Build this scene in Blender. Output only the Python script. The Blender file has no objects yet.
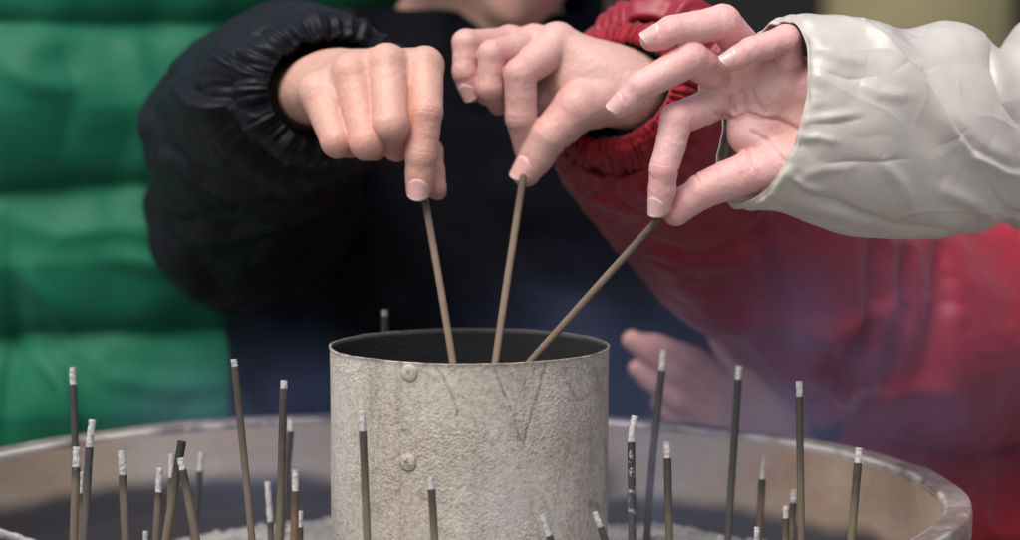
import bpy, bmesh, math, random
import numpy as np
from mathutils import Vector, Matrix

random.seed(7)
rng = np.random.default_rng(11)
S = bpy.context.scene
COL = S.collection
F = 3100.0                       # focal length in photo pixels (1020 wide)
PITCH = math.atan(318.0 / F)
RIM_Z = 1050.0                   # height of the censer rim (mm)
CAM = np.array([0.0, 0.0, RIM_Z + 277.0])
RIGHT = np.array([1.0, 0, 0])
FWD = np.array([0, math.cos(PITCH), -math.sin(PITCH)])
UP = np.array([0, math.sin(PITCH), math.cos(PITCH)])


def P(x, y, d):
    """world point (mm) seen at photo position x, y at distance d (mm)"""
    return CAM + d * (FWD + RIGHT * (x - 510.0) / F + UP * (270.0 - y) / F)


def V(x, y, z):
    """direction in the camera's frame: right, down, away"""
    return RIGHT * x - UP * y + FWD * z


def proj(p):
    q = p - CAM
    d = q @ FWD
    return 510 + F * (q @ RIGHT) / d, 270 - F * (q @ UP) / d


# ------------------------------------------------------------------ noise
_perm = rng.permutation(256)
_perm = np.concatenate([_perm, _perm, _perm])
_grad = rng.normal(size=(256, 3))
_grad /= np.linalg.norm(_grad, axis=1)[:, None]


def noise(p):
    p = np.asarray(p, dtype=np.float64)
    i = np.floor(p).astype(np.int64)
    f = p - i
    i &= 255
    u = f * f * f * (f * (f * 6 - 15) + 10)
    out = np.zeros(p.shape[:-1])
    for dx in (0, 1):
        wx = u[..., 0] if dx else 1 - u[..., 0]
        for dy in (0, 1):
            wy = u[..., 1] if dy else 1 - u[..., 1]
            for dz in (0, 1):
                wz = u[..., 2] if dz else 1 - u[..., 2]
                h = _perm[_perm[_perm[i[..., 0] + dx] + i[..., 1] + dy] + i[..., 2] + dz]
                g = _grad[h]
                out += wx * wy * wz * (g[..., 0] * (f[..., 0] - dx) + g[..., 1] * (f[..., 1] - dy) + g[..., 2] * (f[..., 2] - dz))
    return out * 1.6


def fbm(p, o=3):
    a, s, r = 1.0, 1.0, 0
    for _ in range(o):
        r = r + a * noise(p * s)
        a *= .5
        s *= 2.03
    return r


def sst(a, b, x):
    t = np.clip((x - a) / (b - a), 0, 1)
    return t * t * (3 - 2 * t)


# ------------------------------------------------------------------ mesh helpers
def tag(o, label=None, cat=None, group=None, kind=None):
    if label: o['label'] = label
    if cat: o['category'] = cat
    if group: o['group'] = group
    if kind: o['kind'] = kind
    return o


def empty(name, loc_mm):
    o = bpy.data.objects.new(name, None)
    COL.objects.link(o)
    o.empty_display_size = .05
    o.location = Vector(loc_mm) / 1000
    return o


def depth_loc(parent):
    l = Vector((0, 0, 0))
    while parent:
        l += parent.location
        parent = parent.parent
    return l


def mesh_obj(name, verts, faces, mat, parent=None, origin=None, smooth=True, attrs=None):
    """verts in world mm"""
    verts = np.asarray(verts, dtype=np.float64).reshape(-1, 3)
    if origin is None:
        origin = verts.mean(0) if parent is None else np.array(depth_loc(parent)) * 1000
    me = bpy.data.meshes.new(name)
    v = (verts - origin) / 1000
    me.vertices.add(len(v))
    me.vertices.foreach_set('co', v.astype(np.float32).ravel())
    if isinstance(faces, np.ndarray) and faces.ndim == 2:
        n, k = faces.shape
        me.loops.add(n * k)
        me.loops.foreach_set('vertex_index', faces.astype(np.int32).ravel())
        me.polygons.add(n)
        me.polygons.foreach_set('loop_start', (np.arange(n) * k).astype(np.int32))
        me.polygons.foreach_set('loop_total', np.full(n, k, dtype=np.int32))
    else:
        tot = sum(len(f) for f in faces)
        me.loops.add(tot)
        me.loops.foreach_set('vertex_index', np.array([i for f in faces for i in f], dtype=np.int32))
        me.polygons.add(len(faces))
        ls = np.cumsum([0] + [len(f) for f in faces[:-1]]).astype(np.int32)
        me.polygons.foreach_set('loop_start', ls)
        me.polygons.foreach_set('loop_total', np.array([len(f) for f in faces], dtype=np.int32))
    me.update(calc_edges=True)
    me.validate()
    if smooth:
        me.polygons.foreach_set('use_smooth', np.ones(len(me.polygons), dtype=bool))
    if attrs:
        for k_, a in attrs.items():
            at = me.attributes.new(k_, 'FLOAT', 'POINT')
            at.data.foreach_set('value', np.asarray(a, dtype=np.float32).ravel())
    o = bpy.data.objects.new(name, me)
    COL.objects.link(o)
    me.materials.append(mat)
    if parent:
        o.parent = parent
        o.location = Vector(origin) / 1000 - depth_loc(parent)
    else:
        o.location = Vector(origin) / 1000
    return o


def grid_faces(nr, nc, wrap=True, off=0, flip=False):
    r = np.arange(nr - 1)[:, None]
    c = np.arange(nc if wrap else nc - 1)[None, :]
    c2 = (c + 1) % nc
    f = np.stack([r * nc + c, r * nc + c2, (r + 1) * nc + c2, (r + 1) * nc + c], -1).reshape(-1, 4) + off
    return f[:, ::-1] if flip else f


# ------------------------------------------------------------------ surface nets
def surface_nets(f, lo, hi, h, block=6):
    n = np.ceil((hi - lo) / h).astype(int) + 1
    nb = np.ceil((n - 1) / block).astype(int)
    n = nb * block + 1
    H = h * block
    cx = [lo[a] + H * (np.arange(nb[a]) + .5) for a in range(3)]
    C = np.stack(np.meshgrid(*cx, indexing='ij'), -1)
    cf = f(C.reshape(-1, 3)).reshape(nb)
    G = np.repeat(np.repeat(np.repeat(cf, block, 0), block, 1), block, 2)
    Fg = np.full(n, 1e3)
    Fg[:-1, :-1, :-1] = G
    Fg[-1], Fg[:, -1], Fg[:, :, -1] = 1e3, 1e3, 1e3
    act = np.abs(cf) < H * 1.25
    A = np.zeros(n, bool)
    for b in np.argwhere(act):
        s = b * block
        A[s[0]:s[0] + block + 1, s[1]:s[1] + block + 1, s[2]:s[2] + block + 1] = True
    idx = np.argwhere(A)
    for k in range(0, len(idx), 400000):
        ii = idx[k:k + 400000]
        Fg[ii[:, 0], ii[:, 1], ii[:, 2]] = f(lo + ii * h)
    Fg[0], Fg[:, 0], Fg[:, :, 0] = 1e3, 1e3, 1e3
    Fg[-1], Fg[:, -1], Fg[:, :, -1] = 1e3, 1e3, 1e3
    ins = Fg < 0
    m_any = np.zeros(n - 1, bool)
    m_all = np.ones(n - 1, bool)
    for dx in (0, 1):
        for dy in (0, 1):
            for dz in (0, 1):
                c = ins[dx:n[0] - 1 + dx, dy:n[1] - 1 + dy, dz:n[2] - 1 + dz]
                m_any |= c
                m_all &= c
    cell = np.argwhere(m_any & ~m_all)
    acc = np.zeros((len(cell), 3))
    cnt = np.zeros(len(cell))
    corners = [(a, b, c) for a in (0, 1) for b in (0, 1) for c in (0, 1)]
    vals = {c: Fg[cell[:, 0] + c[0], cell[:, 1] + c[1], cell[:, 2] + c[2]] for c in corners}
    for c in corners:
        for ax in range(3):
            if c[ax] == 0:
                e = list(c); e[ax] = 1; e = tuple(e)
                a, b = vals[c], vals[e]
                m = (a < 0) != (b < 0)
                t = np.where(m, a / np.where(m, a - b, 1), 0)
                pt = np.tile(np.array(c, float), (len(cell), 1))
                pt[:, ax] += t
                acc[m] += pt[m]
                cnt[m] += 1
    v = lo + (cell + acc / cnt[:, None]) * h
    vid = np.full(n - 1, -1, dtype=np.int64)
    vid[cell[:, 0], cell[:, 1], cell[:, 2]] = np.arange(len(cell))
    faces = []
    for ax in range(3):
        b, c = (ax + 1) % 3, (ax + 2) % 3
        sl0 = [slice(1, n[k] - 1) for k in range(3)]
        sl1 = list(sl0)
        sl0[ax] = slice(0, n[ax] - 1)
        sl1[ax] = slice(1, n[ax])
        a0, a1 = ins[tuple(sl0)], ins[tuple(sl1)]
        e = np.argwhere(a0 != a1)
        if not len(e):
            continue
        off = np.array([1, 1, 1]); off[ax] = 0
        e2 = e + off
        db = np.zeros(3, int); db[b] = 1
        dc = np.zeros(3, int); dc[c] = 1
        q = [e2 - db - dc, e2 - dc, e2, e2 - db]
        ids = np.stack([vid[k[:, 0], k[:, 1], k[:, 2]] for k in q], 1)
        s = a0[e[:, 0], e[:, 1], e[:, 2]]
        ids[~s] = ids[~s][:, ::-1]
        faces.append(ids)
    faces = np.concatenate(faces)
    faces = faces[(faces >= 0).all(1)]
    return v, faces


def relax(v, faces, it=2, w=.5):
    n = len(v)
    for _ in range(it):
        acc = np.zeros((n, 3)); c = np.zeros(n)
        for a, b in ((0, 1), (1, 2), (2, 3), (3, 0)):
            for i, j in ((a, b), (b, a)):
                for k in range(3):
                    acc[:, k] += np.bincount(faces[:, i], v[faces[:, j], k], n)
                c += np.bincount(faces[:, i], minlength=n)
        v = v * (1 - w) + w * acc / np.maximum(c, 1)[:, None]
    return v


def cone(p, a, b, ra, rb):
    ab = b - a
    t = np.clip((p - a) @ ab / (ab @ ab), 0, 1)
    return np.linalg.norm(p - a - t[:, None] * ab, axis=1) - (ra + (rb - ra) * t)


def ell(p, c, r, R=None):
    q = p - c
    if R is not None:
        q = q @ R.T
    r = np.array(r, float)
    k0 = np.linalg.norm(q / r, axis=1)
    k1 = np.linalg.norm(q / (r * r), axis=1)
    return k0 * (k0 - 1) / np.maximum(k1, 1e-9)


def smin(a, b, k):
    h = np.maximum(k - np.abs(a - b), 0) / k
    return np.minimum(a, b) - h * h * k * .25


def unit(v):
    return v / np.linalg.norm(v)


# ------------------------------------------------------------------ materials
def new_mat(name):
    m = bpy.data.materials.new(name)
    m.use_nodes = True
    nt = m.node_tree
    b = nt.nodes['Principled BSDF']
    return m, nt, b


def N(nt, t, **kw):
    n = nt.nodes.new(t)
    for k, v in kw.items():
        if k in n.inputs.keys() if hasattr(n.inputs, 'keys') else False:
            n.inputs[k].default_value = v
        else:
            setattr(n, k, v)
    return n


def tex_noise(nt, scale, detail=3, rough=.5, coord=None, vec_scale=None):
    n = nt.nodes.new('ShaderNodeTexNoise')
    n.inputs['Scale'].default_value = scale
    n.inputs['Detail'].default_value = detail
    n.inputs['Roughness'].default_value = rough
    if coord is not None:
        if vec_scale:
            mp = nt.nodes.new('ShaderNodeMapping')
            mp.inputs['Scale'].default_value = vec_scale
            nt.links.new(coord, mp.inputs[0])
            coord = mp.outputs[0]
        nt.links.new(coord, n.inputs['Vector'])
    return n


def ramp(nt, src, stops):
    r = nt.nodes.new('ShaderNodeValToRGB')
    els = r.color_ramp.elements
    while len(els) < len(stops):
        els.new(.5)
    for e, (p_, c) in zip(els, stops):
        e.position = p_
        e.color = c if len(c) == 4 else (*c, 1)
    nt.links.new(src, r.inputs[0])
    return r


def bump(nt, src, strength, dist, prev=None):
    b = nt.nodes.new('ShaderNodeBump')
    b.inputs['Strength'].default_value = strength
    b.inputs['Distance'].default_value = dist
    nt.links.new(src, b.inputs['Height'])
    if prev is not None:
        nt.links.new(prev, b.inputs['Normal'])
    return b.outputs[0]


def mixc(nt, fac, a, b):
    m = nt.nodes.new('ShaderNodeMix')
    m.data_type = 'RGBA'
    for s, v in ((m.inputs[6], a), (m.inputs[7], b)):
        if isinstance(v, tuple):
            s.default_value = (*v, 1) if len(v) == 3 else v
        else:
            nt.links.new(v, s)
    if isinstance(fac, (int, float)):
        m.inputs[0].default_value = fac
    else:
        nt.links.new(fac, m.inputs[0])
    return m.outputs[2]


def m_skin(name, base, flush):
    m, nt, b = new_mat(name)
    tc = nt.nodes.new('ShaderNodeTexCoord').outputs['Object']
    n1 = tex_noise(nt, 55, 4, .6, tc)
    n1b = tex_noise(nt, 420, 3, .6, tc)
    ad = nt.nodes.new('ShaderNodeMath'); ad.operation = 'MULTIPLY_ADD'; ad.inputs[1].default_value = .45
    nt.links.new(n1b.outputs[0], ad.inputs[0]); nt.links.new(n1.outputs[0], ad.inputs[2])
    r1 = ramp(nt, ad.outputs[0], [(.55, (0, 0, 0)), (.92, (1, 1, 1))])
    dk = tuple(c * k for c, k in zip(base, (.92, .80, .78)))
    c1 = mixc(nt, r1.outputs[0], dk, base)
    at = nt.nodes.new('ShaderNodeAttribute'); at.attribute_name = 'flush'
    n3 = tex_noise(nt, 140, 3, .6, tc)
    mm = nt.nodes.new('ShaderNodeMath'); mm.operation = 'MULTIPLY'
    nt.links.new(at.outputs['Fac'], mm.inputs[0])
    r3 = ramp(nt, n3.outputs[0], [(.25, (.6, .6, .6)), (.7, (1, 1, 1))])
    nt.links.new(r3.outputs[0], mm.inputs[1])
    c2 = mixc(nt, mm.outputs[0], c1, flush)
    nt.links.new(c2, b.inputs['Base Color'])
    b.inputs['Roughness'].default_value = .42
    b.inputs['Specular IOR Level'].default_value = .5
    b.inputs['Subsurface Weight'].default_value = .28
    b.inputs['Subsurface Radius'].default_value = (1.0, .35, .2)
    b.inputs['Subsurface Scale'].default_value = .003
    v = nt.nodes.new('ShaderNodeTexVoronoi'); v.inputs['Scale'].default_value = 1300
    v.feature = 'DISTANCE_TO_EDGE'
    nt.links.new(tc, v.inputs['Vector'])
    n2 = tex_noise(nt, 320, 4, .6, tc)
    bb = bump(nt, v.outputs['Distance'], .5, .0004)
    bb = bump(nt, n2.outputs[0], .6, .0009, bb)
    nt.links.new(bb, b.inputs['Normal'])
    return m


def m_nail():
    m, nt, b = new_mat('fingernail')
    at = nt.nodes.new('ShaderNodeAttribute'); at.attribute_name = 'tip'
    r = ramp(nt, at.outputs['Fac'], [(0, (.80, .58, .52)), (.10, (.76, .50, .46)), (.22, (.68, .39, .36)), (.80, (.66, .37, .345)), (.95, (.72, .50, .45))])
    nt.links.new(r.outputs[0], b.inputs['Base Color'])
    b.inputs['Roughness'].default_value = .22
    b.inputs['Subsurface Weight'].default_value = .15
    b.inputs['Subsurface Scale'].default_value = .002
    b.inputs['Coat Weight'].default_value = .15
    return m


def m_nylon(name, col, col2=None, rough=.42, spec=.45, wr=.5, sc=9.0, weave=.12):
    m, nt, b = new_mat(name)
    tc = nt.nodes.new('ShaderNodeTexCoord').outputs['Object']
    n0 = tex_noise(nt, 6, 3, .5, tc)
    col2 = col2 or tuple(c * .88 for c in col)
    c = mixc(nt, n0.outputs[0], col2, col)
    nt.links.new(c, b.inputs['Base Color'])
    nr = tex_noise(nt, 30, 3, .5, tc)
    rr = nt.nodes.new('ShaderNodeMapRange')
    rr.inputs['To Min'].default_value = rough - .06
    rr.inputs['To Max'].default_value = rough + .10
    nt.links.new(nr.outputs[0], rr.inputs[0])
    nt.links.new(rr.outputs[0], b.inputs['Roughness'])
    b.inputs['Specular IOR Level'].default_value = spec
    b.inputs['Sheen Weight'].default_value = .15 if max(col) > .02 else 0.0
    b.inputs['Sheen Roughness'].default_value = .4
    # small crinkles
    n1 = nt.nodes.new('ShaderNodeTexNoise')
    n1.noise_type = 'RIDGED_MULTIFRACTAL'
    n1.inputs['Scale'].default_value = sc
    n1.inputs['Detail'].default_value = 3
    nt.links.new(tc, n1.inputs['Vector'])
    bb = bump(nt, n1.outputs[0], wr, .004)
    n2 = tex_noise(nt, 60, 4, .55, tc)
    bb = bump(nt, n2.outputs[0], .25, .002, bb)
    wv = nt.nodes.new('ShaderNodeTexVoronoi'); wv.inputs['Scale'].default_value = 1500
    nt.links.new(tc, wv.inputs['Vector'])
    bb = bump(nt, wv.outputs['Distance'], weave, .0003, bb)
    nt.links.new(bb, b.inputs['Normal'])
    return m


def m_plain(name, col, rough=.7, metal=0, nscale=20, var=.8, bstr=.2, bdist=.002):
    m, nt, b = new_mat(name)
    tc = nt.nodes.new('ShaderNodeTexCoord').outputs['Object']
    n = tex_noise(nt, nscale, 5, .6, tc)
    r = ramp(nt, n.outputs[0], [(.3, tuple(c * var for c in col)), (.7, col)])
    nt.links.new(r.outputs[0], b.inputs['Base Color'])
    b.inputs['Roughness'].default_value = rough
    b.inputs['Metallic'].default_value = metal
    n2 = tex_noise(nt, nscale * 6, 4, .6, tc)
    nt.links.new(bump(nt, n2.outputs[0], bstr, bdist), b.inputs['Normal'])
    return m


SKIN1 = m_skin('skin_warm', (.64, .415, .325), (.60, .25, .20))
SKIN2 = m_skin('skin_light', (.64, .43, .37), (.60, .27, .25))
SKIN3 = m_skin('skin_pink', (.74, .50, .46), (.70, .27, .27))
NAIL = m_nail()
GREEN = m_nylon('green_nylon', (.004, .122, .062), (.003, .100, .050), .56, .2, .22, 7)
BLACK = m_nylon('black_nylon', (.005, .0055, .009), None, .5, .2, .5, 14)
BLACK_BODY = m_nylon('black_matt_nylon', (.0035, .0038, .006), None, .7, .04, .5, 14)  # same cloth as the sleeve, torso shade put into a darker colour
RED = m_nylon('red_nylon', (.28, .011, .025), (.24, .010, .023), .40, .4, .4, 12)
BEIGE = m_nylon('pale_grey_nylon', (.53, .485, .43), (.50, .455, .40), .30, .55, .05, 12, .2)
RUFF_R = m_nylon('red_ribbing', (.30, .010, .020), None, .6, .25, .5, 30, .2)
LINING = m_plain('black_lining', (.012, .012, .014), .8, 0, 60)
TROUSER = m_plain('dark_cloth', (.02, .022, .03), .85, 0, 60)
HAIR = m_plain('black_hair', (.012, .010, .009), .5, 0, 90)


# ------------------------------------------------------------------ hands
def hand_build(H):
    """joints are (x, y, z, r): photo position, offset away from the reader and radius in photo pixels at distance d"""
    d0 = H['d']
    s = d0 / F

    def J(j):
        return P(j[0], j[1], d0 + j[2] * s), j[3] * s
    fingers = []
    for nm, js in H['fingers'].items():
        pts = [J(j) for j in js]
        fingers.append((nm, [p_ for p_, _ in pts], [r for _, r in pts]))
    Wi, Wp = J(H['wrist'][0]), J(H['wrist'][1])
    extra = [J(e) for e in H.get('extra', [])]
    fa = [J(j) for j in H['forearm']]
    fr = {}
    for nm, p_, r in fingers:
        a = [unit(p_[i + 1] - p_[i]) for i in range(3)]
        if nm in H.get('dorsal', {}):
            n0 = V(*H['dorsal'][nm])
            ns = [unit(n0 - (n0 @ ai) * ai) for ai in a]
        else:
            ax = np.cross(a[0], a[1])
            ax = unit(ax)
            ns = [unit(np.cross(ai, ax)) for ai in a]
        if nm in H.get('nail_n', {}):
            n0 = V(*H['nail_n'][nm])
            ns[2] = unit(n0 - (n0 @ a[2]) * a[2])
        fr[nm] = (a, ns)
    mets = []
    order = ['index', 'middle', 'ring', 'pinky']
    for k, nm in enumerate(order):
        f_ = [q for q in fingers if q[0] == nm][0]
        t = k / 3
        wp = Wi[0] * (1 - t) + Wp[0] * t
        wr = Wi[1] * (1 - t) + Wp[1] * t
        mets.append((f_[1][0], wp, f_[2][0] * .96, wr))

    def prim_finger(p, nm, pts, rs):
        a, ns = fr[nm]
        d = None
        for i in range(3):
            A, B, ra, rb = pts[i], pts[i + 1], rs[i], rs[i + 1]
            M = (A + B) / 2
            rm = (ra + rb) / 2 * (.975 if i < 2 else 1.0)
            off = -ns[i] * (ra * .05)
            c = smin(cone(p, A, M + off, ra, rm), cone(p, M + off, B, rm, rb), .8)
            d = c if d is None else smin(d, c, 1.2)
        # finger pad and blunt tip
        T, D = pts[3], pts[2]
        d = smin(d, np.linalg.norm(p - (T * .62 + D * .38 - ns[2] * rs[3] * .22), axis=1) - rs[3] * .98, 3)
        # creases
        for ji, amp, w, offs in ((1, .55, .45, (-3.1, -1.3, .5, 2.3)), (2, .45, .38, (-1.6, -.2, 1.2))):
            j = pts[ji]
            ax = unit(a[ji - 1] + a[ji])
            nn = unit(ns[ji - 1] + ns[ji])
            q = p - j
            r_ = np.linalg.norm(q, axis=1)
            m = r_ < rs[ji] * 2
            if not m.any():
                continue
            qm = q[m]
            t = qm @ ax
            side = qm @ nn / np.maximum(r_[m], 1e-6)
            amp = amp * max(.3, a[ji - 1] @ a[ji]) ** 1.5
            wob = .5 * noise(qm * .35 + ji * 7.3 + len(nm))
            g = np.zeros(len(qm))
            for o_ in offs:
                g += amp * .85 * np.exp(-((t - o_ + wob) / w) ** 2) * sst(.15, .65, side)
            g += 1.1 * amp * 2 * np.exp(-((t + wob * .6) / .75) ** 2) * sst(.1, .6, -side)
            # skin pads each side of a palmar crease
            d[m] += g
        return d

    def sdf(p):
        p = np.asarray(p)
        palm = None
        for a_, b_, ra, rb in mets:
            c = cone(p, a_, b_, ra, rb)
            palm = c if palm is None else smin(palm, c, 9.0)
        for (c_, r_) in extra:
            palm = smin(palm, np.linalg.norm(p - c_, axis=1) - r_, 9.0)
        for i in range(len(fa) - 1):
            palm = smin(palm, cone(p, fa[i][0], fa[i + 1][0], fa[i][1], fa[i + 1][1]), 14.0)
        d = None
        th = [q for q in fingers if q[0] == 'thumb'][0]
        out = []
        for nm, pts, rs in fingers:
            f_ = prim_finger(p, nm, pts, rs)
            r2 = ((p - pts[0]) ** 2).sum(1)
            if nm == 'thumb':
                k = .8 + 9.5 * np.exp(-r2 / (2 * 17.0 ** 2))
            else:
                k = .6 + 5.0 * np.exp(-r2 / (2 * 8.0 ** 2))
                # knuckle bump
                kn = np.linalg.norm(p - (pts[0] + fr[nm][1][0] * rs[0] * H.get('kb', .22)), axis=1) - rs[0] * .81
                f_ = smin(f_, kn, 3.5)
            out.append(smin(f_, palm, k))
        for o_ in out:
            d = o_ if d is None else smin(d, o_, H.get('kf', .7))
        if H.get('creases'):
            X, Y = proj(p)
            zz = ((p - CAM) @ FWD - d0) / s
            for poly, w, amp, zmax in H['creases']:
                dm = np.full(len(p), 1e9)
                for (x0, y0), (x1, y1) in zip(poly[:-1], poly[1:]):
                    ex, ey = x1 - x0, y1 - y0
                    t = np.clip(((X - x0) * ex + (Y - y0) * ey) / (ex * ex + ey * ey), 0, 1)
                    dm = np.minimum(dm, np.hypot(X - x0 - t * ex, Y - y0 - t * ey))
                d = d + amp * s * np.exp(-(dm / w) ** 2) * (zz < zmax)
        d = d + .16 * noise(p * .09) + .10 * noise(p * .3)
        return d

    allp = np.array([q for _, ps, _ in fingers for q in ps] + [Wi[0], Wp[0]] + [q for q, _ in fa])
    lo, hi = allp.min(0) - 16, allp.max(0) + 16
    v, f_ = surface_nets(sdf, lo, hi, H.get('h', .8))
    v = relax(v, f_, 1, .4)
    # flush: redder joints and fingertips
    fl = np.zeros(len(v))
    for nm, pts, rs in fingers:
        a, ns = fr[nm]
        for i, amt in ((0, .35), (1, .55), (2, .4), (3, .75)):
            q = v - pts[i]
            fl += amt * np.exp(-(q ** 2).sum(1) / (2 * (rs[i] * 1.05) ** 2))
    fl = np.clip(fl * .85 + .12, 0, 1)
    return dict(v=v, f=f_, flush=fl, sdf=sdf, fr=fr, fingers=fingers, s=s)


def nails(R, parent, which, nail_scale=1.0):
    for nm, pts, rs in R['fingers']:
        if nm not in which:
            continue
        a, ns = R['fr'][nm][0][2], R['fr'][nm][1][2]
        side = np.cross(a, ns)
        r = rs[3]
        L = r * 1.8 * nail_scale
        W = r * .84
        nu, nv = 25, 25
        U, Vv = np.meshgrid(np.linspace(-1, 1, nu), np.linspace(0, 1, nv), indexing='xy')
        # outline: round base, slightly curved free edge
        c0 = pts[3] + a * (r * .80)
        wid = W * (1 - .30 * np.clip(1 - Vv * 3.2, 0, 1) ** 2)
        ycoord = -L + L * Vv - (U ** 2) * (.16 * L) * Vv - (-(U ** 2)) * (.18 * L) * (1 - Vv)
        base = c0 + a * ycoord[..., None] + side * (U * wid)[..., None]
        pos = base + ns * (r * 2.2)
        pos = pos.reshape(-1, 3)
        for _ in range(40):
            dd = R['sdf'](pos)
            pos = pos - ns * np.clip(dd * .6, -.5, 1.2)[:, None]
        h = ((pos - c0) @ ns).reshape(nv, nu)
        # keep the plate smooth: fit a low-order surface
        A = np.stack([np.ones_like(U), U ** 2, U ** 4, Vv, Vv ** 2, U, U * Vv, U ** 2 * Vv], -1).reshape(-1, 8)
        wgt = (Vv < .78).ravel()
        co, *_ = np.linalg.lstsq(A[wgt], h.ravel()[wgt], rcond=None)
        hf = (A @ co).reshape(nv, nu)
        v1 = Vv
        slope_end = hf
        off = .28 - .42 * np.abs(U) ** 6 - .5 * np.clip(1 - Vv * 7, 0, 1)
        hf = np.minimum(hf, hf[int(nv * .6)][None, :] + .6) if False else hf
        # extrapolate straight past the quick
        k0 = int(nv * .7)
        sl = hf[k0] - hf[k0 - 1]
        for k in range(k0 + 1, nv):
            hf[k] = hf[k - 1] + sl - .012 * r / 6
        top = base + ns * (hf + off)[..., None]
        bot = top - ns * .55
        vt = np.concatenate([top.reshape(-1, 3), bot.reshape(-1, 3)])
        g = grid_faces(nv, nu, False)
        g2 = grid_faces(nv, nu, False, nv * nu, True)
        ring = [k for k in range(nu)] + [k * nu + nu - 1 for k in range(1, nv)] + [(nv - 1) * nu + k for k in range(nu - 2, -1, -1)] + [k * nu for k in range(nv - 2, 0, -1)]
        ring = np.array(ring)
        nx = np.roll(ring, -1)
        g3 = np.stack([nx, ring, ring + nv * nu, nx + nv * nu], 1)
        mesh_obj('fingernail', vt, np.concatenate([g, g2, g3]), NAIL, parent, attrs={'tip': np.concatenate([Vv.ravel(), Vv.ravel()])})


# ------------------------------------------------------------------ cloth tubes
def cr(Pk, t):
    """catmull-rom through the rows of Pk at parameters t (0..n-1)"""
    n = len(Pk)
    i = np.clip(np.floor(t).astype(int), 0, n - 2)
    u = (t - i)[:, None]
    p1, p2 = Pk[i], Pk[i + 1]
    p0 = Pk[np.clip(i - 1, 0, n - 1)]
    p3 = Pk[np.clip(i + 2, 0, n - 1)]
    return .5 * (2 * p1 + (p2 - p0) * u + (2 * p0 - 5 * p1 + 4 * p2 - p3) * u ** 2 + (3 * p1 - p0 - 3 * p2 + p3) * u ** 3)


def polydist(X, Y, poly):
    dm = np.full(X.shape, 1e9)
    sg = np.ones(X.shape)
    tt = np.zeros(X.shape)
    n = len(poly) - 1
    for k, ((x0, y0), (x1, y1)) in enumerate(zip(poly[:-1], poly[1:])):
        ex, ey = x1 - x0, y1 - y0
        L = math.hypot(ex, ey)
        t = np.clip(((X - x0) * ex + (Y - y0) * ey) / (L * L), 0, 1)
        dx, dy = X - x0 - t * ex, Y - y0 - t * ey
        d = np.hypot(dx, dy)
        m = d < dm
        dm[m] = d[m]
        sg[m] = np.sign(ex * dy - ey * dx)[m]
        tt[m] = ((k + t) / n)[m]
    return dm, sg, tt


def folds(X, Y, spec):
    """spec: (polyline, width px, height mm, kind) ; kind r ridge, v valley, s one-sided lap"""
    out = np.zeros(X.shape)
    for poly, w, h, kind in spec:
        d, sg, t = polydist(X, Y, poly)
        fade = np.sin(np.clip(t, .02, .98) * math.pi) ** .5
        if kind == 'r':
            out += h * fade * np.exp(-(d / w) ** 2)
        elif kind == 'v':
            out -= h * fade * np.exp(-(d / w))
        elif kind == 'g':
            out -= h * fade * np.exp(-(d / w) ** 2)
        else:
            x = d * sg / w
            out += h * fade * (1.3 * np.exp(-np.maximum(x, 0)) * sst(-.7, .5, x) - .35 * np.exp(-(x + .4) ** 2 * 2))
    return out


def tube(name, rings, mat, parent, nv, nu, disp=None, power=2.0, thick=3.0, inner=14, cap_end=True, attrs=None, th0=0.0):
    """rings: (centre, A, B) in world mm; A and B are the two half axes"""
    C = cr(np.array([r[0] for r in rings]), np.linspace(0, len(rings) - 1, nv))
    A = cr(np.array([r[1] for r in rings]), np.linspace(0, len(rings) - 1, nv))
    B = cr(np.array([r[2] for r in rings]), np.linspace(0, len(rings) - 1, nv))
    th = np.linspace(0, 2 * math.pi, nu, endpoint=False) + th0
    c, s = np.cos(th), np.sin(th)
    e = 2.0 / power
    cc, ss = np.sign(c) * np.abs(c) ** e, np.sign(s) * np.abs(s) ** e
    pos = C[:, None] + A[:, None] * cc[None, :, None] + B[:, None] * ss[None, :, None]

    def normals(pos):
        du = np.roll(pos, -1, 1) - np.roll(pos, 1, 1)
        dv = np.gradient(pos, axis=0)
        n = np.cross(du, dv)
        n /= np.maximum(np.linalg.norm(n, axis=2), 1e-9)[..., None]
        return n
    n = normals(pos)
    if ((pos - C[:, None]) * n).sum() < 0:
        n = -n
        flip = True
    else:
        flip = False
    if disp is not None:
        X, Y = proj(pos.reshape(-1, 3))
        X, Y = X.reshape(nv, nu), Y.reshape(nv, nu)
        seg = np.linalg.norm(np.gradient(C, axis=0), axis=1)
        Ls = np.cumsum(seg) - seg[0]
        ctx = dict(X=X, Y=Y, pos=pos, n=n, th=np.broadcast_to(th, (nv, nu)), L=np.broadcast_to(Ls[:, None], (nv, nu)), front=sst(-.1, .35, -(n @ FWD)), v=np.broadcast_to(np.linspace(0, 1, nv)[:, None], (nv, nu)), tot=Ls[-1])
        pos = pos + n * disp(ctx)[..., None]
        n2 = normals(pos)
        if flip: n2 = -n2
    else:
        n2 = n
    parts = []
    if inner:
        inn = (pos - n * thick)[:inner][::-1]
        parts.append(inn)
    parts.append(pos)
    allp = np.concatenate(parts)
    nr = len(allp)
    f = grid_faces(nr, nu, True, 0, not flip)
    verts = allp.reshape(-1, 3)
    if cap_end:
        verts = np.concatenate([verts, allp[-1].mean(0)[None]])
        i = np.arange(nu)
        base = (nr - 1) * nu
        capf = [(base + a, base + (a + 1) % nu, len(verts) - 1) for a in i]
        if not flip:
            capf = [q[::-1] for q in capf]
        faces = [tuple(q) for q in f] + capf
    else:
        faces = f
    return mesh_obj(name, verts, faces, mat, parent)


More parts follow.
